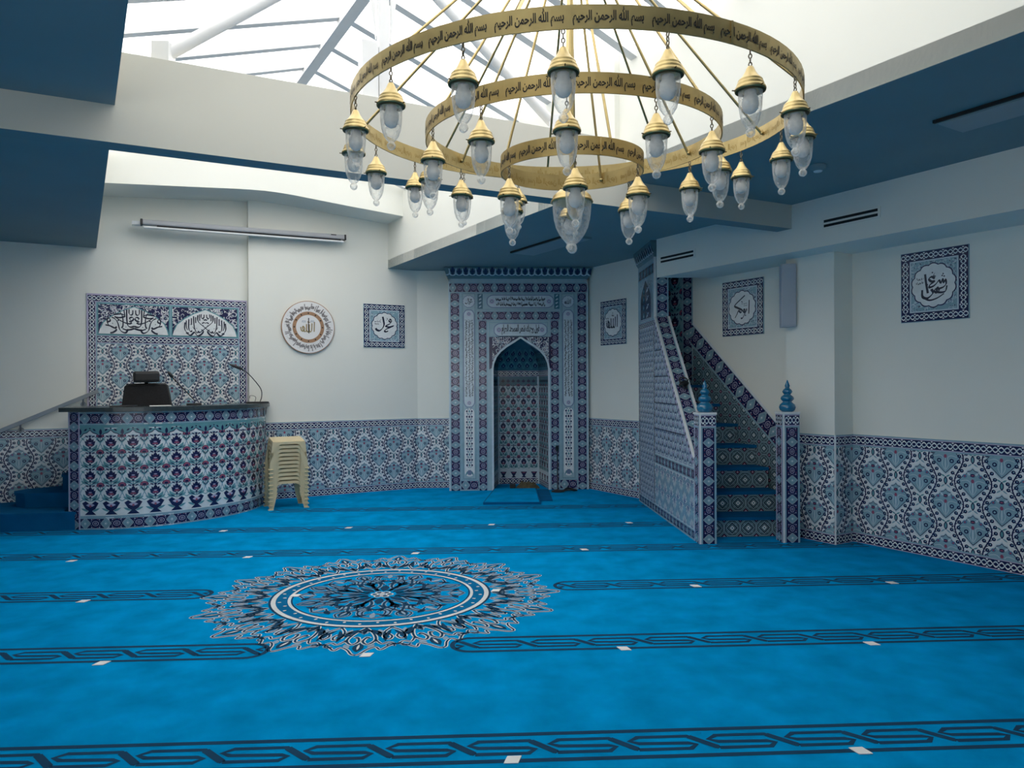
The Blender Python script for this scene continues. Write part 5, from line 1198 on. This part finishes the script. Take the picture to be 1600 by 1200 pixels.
# ------------------------------------------------------------------ stacked plastic stools
def stool_parts():
    H, tw_, td, bw_, bd = .33, .185, .15, .222, .185          # height, half widths at the top and the floor
    def ring(z, t):
        f = z / H; hw = bw_ + (tw_ - bw_) * f; hd = bd + (td - bd) * f; return hw - t, hd - t
    seat = MB(); z = H
    seat.box(-tw_, -td, H - .022, tw_, td, H, 'stool_plastic', .010); seat.box(-tw_ + .03, -td + .03, H - .004, tw_ - .03, td - .03, H + .003, 'stool_plastic', .002)
    skirt = MB(); th = .006
    for ax in (0, 1):                                                 # four apron sides with an arched lower edge
        for s in (-1, 1):
            n = 21; V = []
            for i in range(n):
                t = -1 + 2 * i / (n - 1); zl = .296 - .20 * max(0.0, (abs(t) - .45) / .55) ** 2.2
                for zz in (zl, H - .012):
                    hw, hd = ring(zz, 0.0); ext, face = (hw, hd) if ax == 0 else (hd, hw)
                    q = (t * ext, s * face) if ax == 0 else (s * face, t * ext)
                    c = 1 - th / .17
                    V.append((q[0], q[1], zz)); V.append((q[0] * (1 if ax == 0 else c), q[1] * (c if ax == 0 else 1), zz))
            F = []
            for i in range(n - 1):
                a = i * 4; b = a + 4
                F += [(a, b, b + 2, a + 2), (a + 1, a + 3, b + 3, b + 1), (a, a + 1, b + 1, b)]
            skirt.add(V, F, 'stool_plastic')
    legs = []
    for sx in (-1, 1):
        for sy in (-1, 1):
            l = MB(); V = []
            for zz, w_ in ((0, .048), (.012, .046), (.20, .075)):
                hw, hd = ring(zz, 0); x, y = sx * hw, sy * hd
                ix, iy = x - sx * w_, y - sy * w_; t = .007
                V += [(ix, y, zz), (x, y, zz), (x, iy, zz), (x - sx * t, iy, zz), (x - sx * t, y - sy * t, zz), (ix, y - sy * t, zz)]
            F = []
            for i in range(2):
                for j in range(6): F.append((i * 6 + j, i * 6 + (j + 1) % 6, (i + 1) * 6 + (j + 1) % 6, (i + 1) * 6 + j))
            F += [(0, 1, 4, 5), (1, 2, 3, 4)]
            l.add(V, F, 'stool_plastic')
            hw, hd = ring(0, -.011); l.box(min(sx * hw, sx * (hw - .05)), min(sy * hd, sy * (hd - .05)), 0, max(sx * hw, sx * (hw - .05)), max(sy * hd, sy * (hd - .05)), .010, 'stool_plastic', .002)
            legs.append(l)
    return seat, skirt, legs
def copy_tree(o, parent=None):
    c = o.copy(); COL.objects.link(c)
    if parent is not None: c.parent = parent
    for ch in list(o.children): copy_tree(ch, c)
    return c
ords = ['topmost', 'second from the top', 'third from the top', 'fourth from the top', 'fifth from the top', 'middle one, sixth from the top', 'fifth from the bottom', 'fourth from the bottom', 'third from the bottom', 'second from the bottom', 'lowest']
seat, skirt, legs = stool_parts()
st0 = thing('plastic_stool', (0, 0, 0), '-', 'stool', 'stacked plastic stools')
seat.build('seat', st0); skirt.build('skirt', st0)
for l in legs: l.build('leg', st0)
base = np.array([*lpt(1.775, 8.915), 0.0]); az_ = thL - .02
cur = Vector(base); tilt = 0.0
for i in range(11):
    o = st0 if i == 0 else copy_tree(st0)
    R = Matrix.Rotation(az_, 4, 'Z') @ Matrix.Rotation(tilt, 4, 'X')
    o.matrix_world = Matrix.Translation(cur) @ R
    o['label'] = ('cream plastic stool standing on the carpet, lowest of the stack beside the desk' if i == 0 else 'cream plastic stool in the stack beside the desk, ' + ords[10 - i])
    tilt += math.radians(.75); cur = cur + (R @ Vector((0, 0, .0495))).to_3d()

# ------------------------------------------------------------------ office chair, microphones, paper on the desk
och = thing('office_chair', tuple(P3(lpt(.31, 9.06), .50)), 'black mesh office chair with a headrest, rising behind the preaching desk', 'chair')
Mc = Matrix.Translation(Vector(och.location)) @ Matrix.Rotation(thL - .04, 4, 'Z') @ Matrix.Rotation(-.02, 4, 'Y')
k = TB(); V = []
for x0, x1, z in ((-.25, .25, .52), (-.235, .235, .75), (-.205, .205, .965)):
    for x in (x0, x1):
        for y in (.10, .16): V.append(tuple(Mc @ Vector((x, y - (z - .5) * -.06, z))))
F = []
for i in (0, 4): F += [(i, i + 2, i + 6, i + 4), (i + 1, i + 5, i + 7, i + 3), (i, i + 4, i + 5, i + 1), (i + 2, i + 3, i + 7, i + 6)]
k.add(V, F + [(8, 10, 11, 9), (0, 1, 3, 2)], 'black_mesh'); k.under('backrest', och)
k = TB(); fpts = [(-.252, .13, .50), (-.240, .145, .75), (-.210, .155, .955), (-.19, .158, .975), (.19, .158, .975), (.210, .155, .955), (.240, .145, .75), (.252, .13, .50)]
k.tube([tuple(Mc @ Vector(q)) for q in fpts], .016, 'black_plastic', 8); k.under('back_frame', och)
k = TB(); k.box(-.135, .07, 1.0, .135, .15, 1.128, 'black_plastic', .03, M=Mc); k.under('headrest', och)
k = TB(); k.tube([tuple(Mc @ Vector(q)) for q in ((0, .16, .90), (0, .19, 1.0), (0, .14, 1.05))], .018, 'black_plastic', 8); k.under('headrest_stem', och)
k = TB(); k.box(-.25, -.33, .42, .25, .14, .50, 'black_mesh', .03, M=Mc); k.under('seat', och)
k = TB(); k.tube([tuple(Mc @ Vector((0, -.1, z))) for z in (.08, .43)], .025, 'black_plastic', 10)
for i in range(5):
    t = i * 2 * pi / 5; k.tube([tuple(Mc @ Vector((0, -.1, .09))), tuple(Mc @ Vector((.27 * math.cos(t), -.1 + .27 * math.sin(t), .045)))], [.022, .014], 'black_plastic', 6)
k.under('star_base', och)
def mic(name, loc, lab, base_sz, pts, head):
    t = thing(name, loc, lab, 'microphone')
    k = TB(); x, y, z = loc; M = Matrix.Translation(Vector(loc)) @ Matrix.Rotation(thL, 4, 'Z'); k.box(-base_sz[0], -base_sz[1], 0, base_sz[0], base_sz[1], base_sz[2], 'black_plastic', .006, M=M); k.under('base', t)
    k = TB(); k.tube(catmull(pts, 6), .0055, 'black_plastic', 8); k.under('gooseneck', t)
    k = TB(); a, b = np.array(head[0]), np.array(head[1]); k.tube([a, a + (b - a) * .15, a + (b - a) * .7, b], [.008, .019, .017, .006], 'black_plastic', 10); k.under('head', t); return t
WZ = 1.243
m0 = np.array([-3.156, 8.195, WZ]); mic('microphone', tuple(m0), 'black desk microphone with a straight thin neck beside the office chair', (.075, .05, .022), [m0 + [0, 0, .02], m0 + [-.0, 0, .06], m0 + [-.11, -.05, .20], m0 + [-.191, -.092, .307]], (m0 + [-.191, -.092, .307], m0 + [-.236, -.114, .376]))
m1 = np.array([*lpt(1.50, 9.20), WZ]); off = m1 - np.array([-2.60, 8.91, WZ])
mp = [np.array(q) + off for q in ((-2.573, 8.924, WZ + .015), (-2.556, 8.932, 1.32), (-2.559, 8.931, 1.40), (-2.599, 8.912, 1.476), (-2.679, 8.873, 1.585), (-2.751, 8.838, 1.654))]
t = mic('microphone', tuple(m1), 'black microphone on a curved gooseneck at the far end of the desk worktop', (.125, .06, .020), mp, (mp[-1], mp[-1] + np.array([-.137, -.067, .061])))
k = TB(); k.tube(catmull([m1 + [-.03, 0, .02], m1 + [-.02, 0, .07], m1 + [-.05, 0, .09], m1 + [-.09, 0, .09], m1 + [-.09, 0, .06]], 5), .003, 'black_plastic', 6); k.under('loose_cable', t)
pp = np.array([*lpt(.41, 8.66), WZ]); k = MB(); M = Matrix.Translation(Vector(pp)) @ Matrix.Rotation(thL, 4, 'Z'); k.box(-.105, -.074, 0, .105, .074, .006, 'paper', M=M); tag(k.build('paper_sheets', origin=tuple(pp)), 'thin pad of white paper lying on the dark worktop by the chair', 'paper')
pp = np.array([*lpt(.06, 8.60), WZ]); k = MB(); M = Matrix.Translation(Vector(pp)) @ Matrix.Rotation(thL, 4, 'Z'); k.box(-.13, -.06, 0, .13, .06, .014, 'black_plastic', .004, M=M); tag(k.build('folder', origin=tuple(pp)), 'thin black folder lying on the worktop in front of the chair', 'folder')

# ------------------------------------------------------------------ wall speaker, vents, ceiling fittings
spk = thing('column_speaker', tuple(P3(ab(5.02, PIL), 2.0)), 'tall white column speaker on the pilaster just under the soffit', 'speaker')
Ms = Matrix.Translation(Vector((2.945, 6.735, 1.985))) @ Matrix.Rotation(-.24, 4, 'Z')
k = TB(); k.box(-.062, -.05, 0, .075, .07, .60, 'speaker_grey', .010, M=Ms); k.under('cabinet', spk)
k = TB(); k.box(-.058, -.056, .015, 0.068, -.049, .585, 'speaker_grey', .003, M=Ms); k.under('grille', spk)
k = TB(); k.tube([tuple(Ms @ Vector(q)) for q in ((.02, .06, .30), (.10, .10, .30), (.16, .12, .32))], .014, 'black_plastic', 8); k.under('wall_bracket', spk)
k = TB(); k.tube(catmull([tuple(Ms @ Vector(q)) for q in ((.07, .05, .18), (.10, .05, .26), (.115, .07, .36), (.13, .10, .44))], 5), .004, 'black_plastic', 6); k.under('cable', spk)
fB = F_right(BULK)
def vent(u0, u1, z, lab):
    t = thing('air_vent', loc_of(fB, (u0 + u1) / 2, z), lab, 'air vent', 'slot vents in the bulkhead')
    k = TB(); k.extrude(R4(u0 - .012, z - .045, u1 + .02, z + .045), fB, 0, .006, 'wall_paint'); k.under('frame', t)
    for dz in (.020, -.020): k = TB(); k.extrude(R4(u0, z + dz - .011, u1, z + dz + .011), fB, .0055, .008, 'slot_black'); k.under('slot', t)
vent(uR(3.0, 6.106), uR(3.232, 5.675), 2.829, 'black two-slot air vent in the bulkhead above the square plaque past the pilaster')
vent(uR(2.035, 7.901), uR(2.269, 7.466), 2.820, 'black two-slot air vent in the bulkhead beside the stair pulpit tower')
def led(a0, a1, b0, b1, lab):
    t = thing('ceiling_light', tuple(P3(ab((a0 + a1) / 2, (b0 + b1) / 2), CEIL)), lab, 'ceiling light', 'slim panel lights')
    k = TB(); k.prism([ab(a0, b0), ab(a1, b0), ab(a1, b1), ab(a0, b1)], CEIL - .022, CEIL - .002, 'blue_paint'); k.under('frame', t)
    k = TB(); k.prism([ab(a0, b0 - .022), ab(a1, b0 - .022), ab(a1, b0), ab(a0, b0)], CEIL - .020, CEIL - .002, 'slot_black'); k.under('shadow_gap', t)
    k = TB(); k.prism([ab(a0 + .015, b0 + .015), ab(a1 - .015, b0 + .015), ab(a1 - .015, b1 - .015), ab(a0 + .015, b1 - .015)], CEIL - .025, CEIL - .021, 'led_panel'); k.under('diffuser', t)
led(1.26, 2.465, 4.52, 4.83, 'slim unlit panel light on the blue ceiling over the plain wall past the pilaster')
led(6.33, 7.50, 4.51, 4.83, 'slim unlit panel light on the blue ceiling in front of the prayer niche')
sm = thing('smoke_detector', (2.518, 5.22, CEIL), 'small round smoke detector on the blue ceiling behind the chandelier', 'smoke detector')
k = TB(); k.lathe([(.0, -.045), (.030, -.045), (.042, -.030), (.055, -.026), (.058, -.002)], 'blue_paint', 24, (2.518, 5.22, CEIL)); k.under('base', sm)
k = TB(); k.lathe([(.0, -.050), (.028, -.050), (.032, -.044)], 'white_plastic', 20, (2.518, 5.22, CEIL)); k.under('sensor_cap', sm)

# ------------------------------------------------------------------ things on the carpet
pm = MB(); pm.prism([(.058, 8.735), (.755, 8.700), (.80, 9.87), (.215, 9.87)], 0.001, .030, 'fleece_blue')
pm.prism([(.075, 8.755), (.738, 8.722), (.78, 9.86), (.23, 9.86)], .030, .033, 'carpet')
tag(pm.build('prayer_rug', origin=(.45, 9.3, 0)), 'thick blue prayer rug lying in the mouth of the prayer niche', 'rug')
pm = MB(); pm.prism([(.77, 8.95), (.925, 8.945), (.965, 9.88), (.815, 9.88)], 0.001, .014, 'fleece_blue'); tag(pm.build('carpet_strip', origin=(.87, 9.4, 0)), 'narrow strip of blue carpet beside the prayer rug', 'carpet strip')
msd = thing('microphone_stand', (1.075, 9.72, 0), 'slim black microphone stand on a round foot in front of the niche border', 'microphone stand')
k = TB(); k.lathe([(0, .030), (.03, .030), (.085, .014), (.092, 0), (0, 0)], 'black_plastic', 24, (1.075, 9.72, 0)); k.under('foot', msd)
k = TB(); k.tube([(1.075, 9.72, .02), (1.072, 9.72, .55)], .007, 'black_plastic', 8); k.under('pole', msd)
k = TB(); k.tube([(1.072, 9.72, .545), (1.070, 9.715, .56), (1.066, 9.70, .60), (1.062, 9.69, .625)], [.010, .02, .022, .012], 'black_plastic', 10); k.under('microphone_head', msd)
cb = MB(); rr = random.Random(4)
cb.tube(catmull([(1.13, 9.76, .008), (1.22, 9.80, .02), (1.30, 9.74, .012), (1.24, 9.68, .03), (1.16, 9.72, .018), (1.22, 9.78, .04), (1.34, 9.78, .010), (1.28, 9.70, .025), (1.20, 9.70, .03)], 6), .010, 'black_plastic', 6)
tag(cb.build('cable', origin=(1.22, 9.74, 0)), 'loose black cable coiled on the carpet beside the microphone stand', 'cable')
cl = MB(); n = 14; V = []; rr = random.Random(8)
for i in range(n):
    for j in range(8):
        u, v = i / (n - 1), j / 7; e = min(u, 1 - u, v, 1 - v)
        V.append((.53 + .32 * u + .012 * math.sin(9 * v), 10.02 + .16 * v + .014 * math.sin(7 * u), .003 + (.035 + .04 * math.sin(11 * u + 3 * v) ** 2 + .03 * rr.random()) * min(1, e * 5)))
cl.add(V, [(i * 8 + j, (i + 1) * 8 + j, (i + 1) * 8 + j + 1, i * 8 + j + 1) for i in range(n - 1) for j in range(7)], 'cloth_olive', True)
tag(cl.build('folded_cloth', origin=(.69, 10.1, 0)), 'crumpled dark olive cloth lying inside the prayer niche', 'cloth')
pb = MB(); pb.box(.44, 10.03, .002, .52, 10.12, .07, 'black_plastic', .012); tag(pb.build('pouch', origin=(.48, 10.07, 0)), 'small black pouch inside the niche at the end of the olive cloth', 'pouch')
mb_ = thing('clip_microphone', (2.10, 7.27, zb(7.27)), 'bundled black clip microphone resting on the sloping balustrade of the stair pulpit', 'microphone')
def onb(x, y, h): return (x, y - h * SL / ll, zb(y) + h / ll)
k = TB(); k.tube([onb(2.045, 7.25, .03), onb(2.07, 7.26, .035), onb(2.11, 7.27, .035), onb(2.135, 7.28, .03)], [.015, .03, .032, .02], 'black_plastic', 10); k.under('body', mb_)
k = TB(); k.tube(catmull([onb(2.06, 7.25, .05), onb(2.10, 7.22, .03), onb(2.13, 7.30, .055), onb(2.07, 7.33, .03), onb(2.05, 7.24, .045)], 6), .007, 'black_plastic', 6); k.under('wound_cable', mb_)
k = TB(); k.tube(catmull([onb(2.13, 7.28, .05), onb(2.16, 7.30, .09), onb(2.22, 7.32, .10)], 6), .004, 'black_plastic', 6); k.under('boom', mb_)
TAGS = [((0.128, 2.795), 'white tag on the nearest carpet stripe, below the medallion'), ((1.505, 2.784), 'white tag on the nearest carpet stripe, towards the plain tiled wall'),
        ((-1.984, 3.894), 'white tag on the second carpet stripe, on its part before the medallion'), ((-0.606, 3.926), 'white tag on bare carpet in the gap of the second stripe below the medallion'), ((0.796, 3.933), 'white tag on the second carpet stripe beyond the medallion, nearer to it'), ((2.187, 3.924), 'white tag on the second carpet stripe beyond the medallion, nearer the tiled wall'),
        ((-2.68, 5.025), 'white tag on the third carpet stripe, on its part before the medallion'), ((-1.268, 5.066), 'white tag on the medallion, touching the white ring on the desk side'), ((0.121, 5.098), 'white tag on the medallion wreath, on the stair pulpit side'), ((1.557, 5.116), 'white tag on the third carpet stripe, nearer the medallion'), ((2.998, 5.103), 'white tag on the third carpet stripe, nearer the tiled wall'),
        ((-3.393, 6.19), 'white tag on the fourth carpet stripe, in front of the carpeted steps'), ((-1.958, 6.224), 'white tag on the fourth carpet stripe, in front of the curved desk'), ((-0.545, 6.264), 'white tag on the fourth carpet stripe, just behind the medallion'), ((0.928, 6.304), 'white tag on the fourth carpet stripe, nearest the stair pulpit'),
        ((-2.554, 7.363), 'white tag on the fifth carpet stripe, close to the curved desk'), ((-1.321, 7.432), 'white tag on the fifth carpet stripe, between the stools and the niche'), ((0.136, 7.491), 'white tag on the fifth carpet stripe, in front of the prayer rug'), ((1.575, 7.486), 'white tag on the fifth carpet stripe, close to the stair pulpit flank')]
for (x, y), lab in TAGS:
    k = MB(); s = .008 if x < .5 else -.008; k.prism([(x - .028 - s, y - .026), (x + .028 - s, y - .026), (x + .028 + s, y + .026), (x - .028 + s, y + .026)], .0015, .0045, 'paper')
    tag(k.build('floor_tag', origin=(x, y, 0)), lab, 'floor tag', 'white tags on the carpet')

# ------------------------------------------------------------------ chandelier
CX, CY = .463, 3.5
ch = thing('chandelier', (CX, CY, 2.48), 'large brass chandelier of three inscribed rings hung with glass lanterns', 'chandelier')
tiltM = Matrix.Translation(Vector((CX, CY, 0))) @ Matrix.Rotation(.036, 4, 'X') @ Matrix.Translation(Vector((-CX, -CY, 0)))
basm = text_motif('بسم الله الرحمن الرحيم', 'script_black', 0, .03)
class CB(TB):
    def t(s, zc): 
        R = Matrix.Translation(Vector((CX, CY, zc))) @ Matrix.Rotation(.036, 4, 'X') @ Matrix.Translation(Vector((-CX, -CY, -zc)))
        s.v = [tuple(R @ Vector(q)) for q in s.v]; return s
lamp0 = None
def make_lamp():
    cap = MB(); cap.lathe([(.004, -.060), (.010, -.061), (.014, -.068), (.020, -.082), (.030, -.098), (.040, -.108), (.0445, -.113), (.0435, -.117), (.0475, -.122), (.0500, -.130), (.0495, -.134), (.0545, -.138), (.0565, -.146), (.055, -.152), (.046, -.152), (.030, -.140), (.004, -.120)], 'brass', 28)
    cap.lathe([(.0535, -.1525), (.046, -.156), (.040, -.150)], 'brass_dark', 28)
    for t in (.6, 2.7, 4.8): cap.tube([(.052 * math.cos(t), .052 * math.sin(t), -.147), (.066 * math.cos(t), .066 * math.sin(t), -.146)], .0022, 'brass_dark', 6)
    o = cap.build('lamp', ch)
    g = MB(); g.lathe([(.0435, -.150), (.043, -.175), (.0415, -.208), (.037, -.240), (.029, -.265), (.018, -.282), (.010, -.289)], 'lantern_glass', 24); g.build('glass_shade', o)
    g = MB(); g.lathe([(.009, -.286), (.011, -.290), (.0165, -.297), (.0175, -.304), (.014, -.313), (.006, -.319), (0, -.320)], 'lantern_ball', 18); g.build('glass_drop', o)
    d = MB(); d.lathe([(.021, -.150), (.022, -.165), (.029, -.180), (.0305, -.200), (.0275, -.216), (.018, -.228), (.008, -.233), (0, -.234)], 'frosted', 20); d.build('diffuser', o)
    c = MB()
    for i in range(4):
        z = -.004 - i * .0155; r = [(.0058 * math.cos(t), 0, z - .0085 * math.sin(t) - .003) if i % 2 == 0 else (0, .0058 * math.cos(t), z - .0085 * math.sin(t) - .003) for t in np.linspace(0, 2 * pi, 8, endpoint=False)]
        c.tube(r, 0.0026, 'chain_metal', 5, closed=True)
    c.build('chain', o)
    return o
rings = (('outer', 2.711, 1.052, 18, -99, 24), ('middle', 2.617, .707, 12, -99, 16), ('inner', 2.480, .346, 6, -95, 8))
RH = .081; LZ = ch.location
for nm, zr, R, nlamp, ph, ntext in rings:
    k = CB(); n = 96; a = np.linspace(0, 2 * pi, n, endpoint=False); V = []
    for r, z in ((R, zr), (R, zr + RH), (R - .006, zr + RH), (R - .006, zr)):
        V += [(CX + r * math.cos(t), CY + r * math.sin(t), z) for t in a]
    k.add(V, [(j * n + i, j * n + (i + 1) % n, ((j + 1) % 4) * n + (i + 1) % n, ((j + 1) % 4) * n + i)[::-1] for j in range(4) for i in range(n)], 'brass')
    for q in range(3):
        t = math.radians(40 + 120 * q + zr * 50); k.box(CX + (R + .001) * math.cos(t) - .004, CY + (R + .001) * math.sin(t) - .004, zr + .001, CX + (R + .001) * math.cos(t) + .004, CY + (R + .001) * math.sin(t) + .004, zr + RH - .001, 'brass')
    k.t(zr); ro = k.under('ring', ch)
    for i in range(ntext):
        t0 = (i + .5) * 2 * pi / ntext - .14
        p = Pat(); p.put([(v * np.array([.246, .064]), F, m, l) for v, F, m, l in basm])
        pe = Pat(); pe.put([(v * np.array([.246, .060]), F, 'brass_worn', l) for v, F, m, l in basm])
        fr_ = lambda u, v, h: np.c_[CX + (R + h) * np.sin(t0 + u / R), CY - (R + h) * np.cos(t0 + u / R), zr + RH * .52 + v]
        k = CB(); k.pat(p, fr_, .0006, .0010); k.pat(pe, fr_, 0, -.0068)
        k.t(zr); k.under('inscription', ro)
    for i in range(nlamp):
        t = math.radians(ph + i * 360.0 / nlamp)
        if lamp0 is None: o = lamp0 = make_lamp()
        else: o = copy_tree(lamp0, ch)
        q = Vector((CX + (R - .003) * math.cos(t), CY + (R - .003) * math.sin(t), zr)); q = Matrix.Translation(Vector((CX, CY, zr))) @ Matrix.Rotation(.036, 4, 'X') @ Matrix.Translation(Vector((-CX, -CY, -zr))) @ q
        o.location = q - LZ; o.rotation_euler = (0, 0, t * 3.7 + i)
AP = Vector((CX, CY, 3.80))
for R, zr, angs in ((1.052, 2.711, [-149, -109, -69, -29, 11, 51, 91, 131, 171]), (.707, 2.617, [-159, -99, -39, 21, 81, 141]), (.346, 2.480, [-65, 55, 175])):
    for d in angs:
        t = math.radians(d); q = Vector((CX + (R - .012) * math.cos(t), CY + (R - .012) * math.sin(t), zr + .040)); q = Matrix.Translation(Vector((CX, CY, zr))) @ Matrix.Rotation(.036, 4, 'X') @ Matrix.Translation(Vector((-CX, -CY, -zr))) @ q
        k = TB(); k.tube([q, AP + (q - AP) * .02], .0068, 'brass', 6); k.lathe([(0, -.008), (.009, -.004), (.009, .006), (0, .012)], 'brass', 8, tuple(q)); k.under('suspension_rod', ch)
k = TB(); k.lathe([(0, .06), (.03, .05), (.075, .02), (.085, -.01), (.06, -.05), (.02, -.07), (0, -.08)], 'brass', 24, tuple(AP)); k.under('hub', ch)
k = TB(); rz = RIDGE - .15 - abs(float(np.array([CX, CY]) @ NA) - RB) * .33 + .1
k.tube([(CX, CY, 2.44), (CX, CY, 4.52)], .012, 'brass', 10); k.under('central_rod', ch)
k = TB(); cz = 2.445
k.lathe([(.010, .02), (.018, 0), (.045, -.030), (.080, -.062), (.093, -.076), (.093, -.086), (.100, -.092), (.104, -.102), (.098, -.106), (.06, -.09), (.01, -.06)], 'brass', 36, (CX, CY, cz)); cap = k.under('centre_lamp', ch)
k = TB(); k.lathe([(.094, -.104), (.093, -.140), (.088, -.185), (.078, -.225), (.060, -.262), (.038, -.290), (.018, -.306)], 'lantern_glass', 32, (CX, CY, cz)); k.under('glass_shade', cap)
k = TB(); k.lathe([(.014, -.302), (.022, -.314), (.0245, -.327), (.021, -.340), (.010, -.350), (0, -.352)], 'lantern_ball', 20, (CX, CY, cz)); k.under('glass_drop', cap)
k = TB(); k.lathe([(.014, -.08), (.018, -.13), (.028, -.155), (.022, -.18), (0, -.19)], 'brass', 16, (CX, CY, cz)); k.under('bulb_holder', cap)
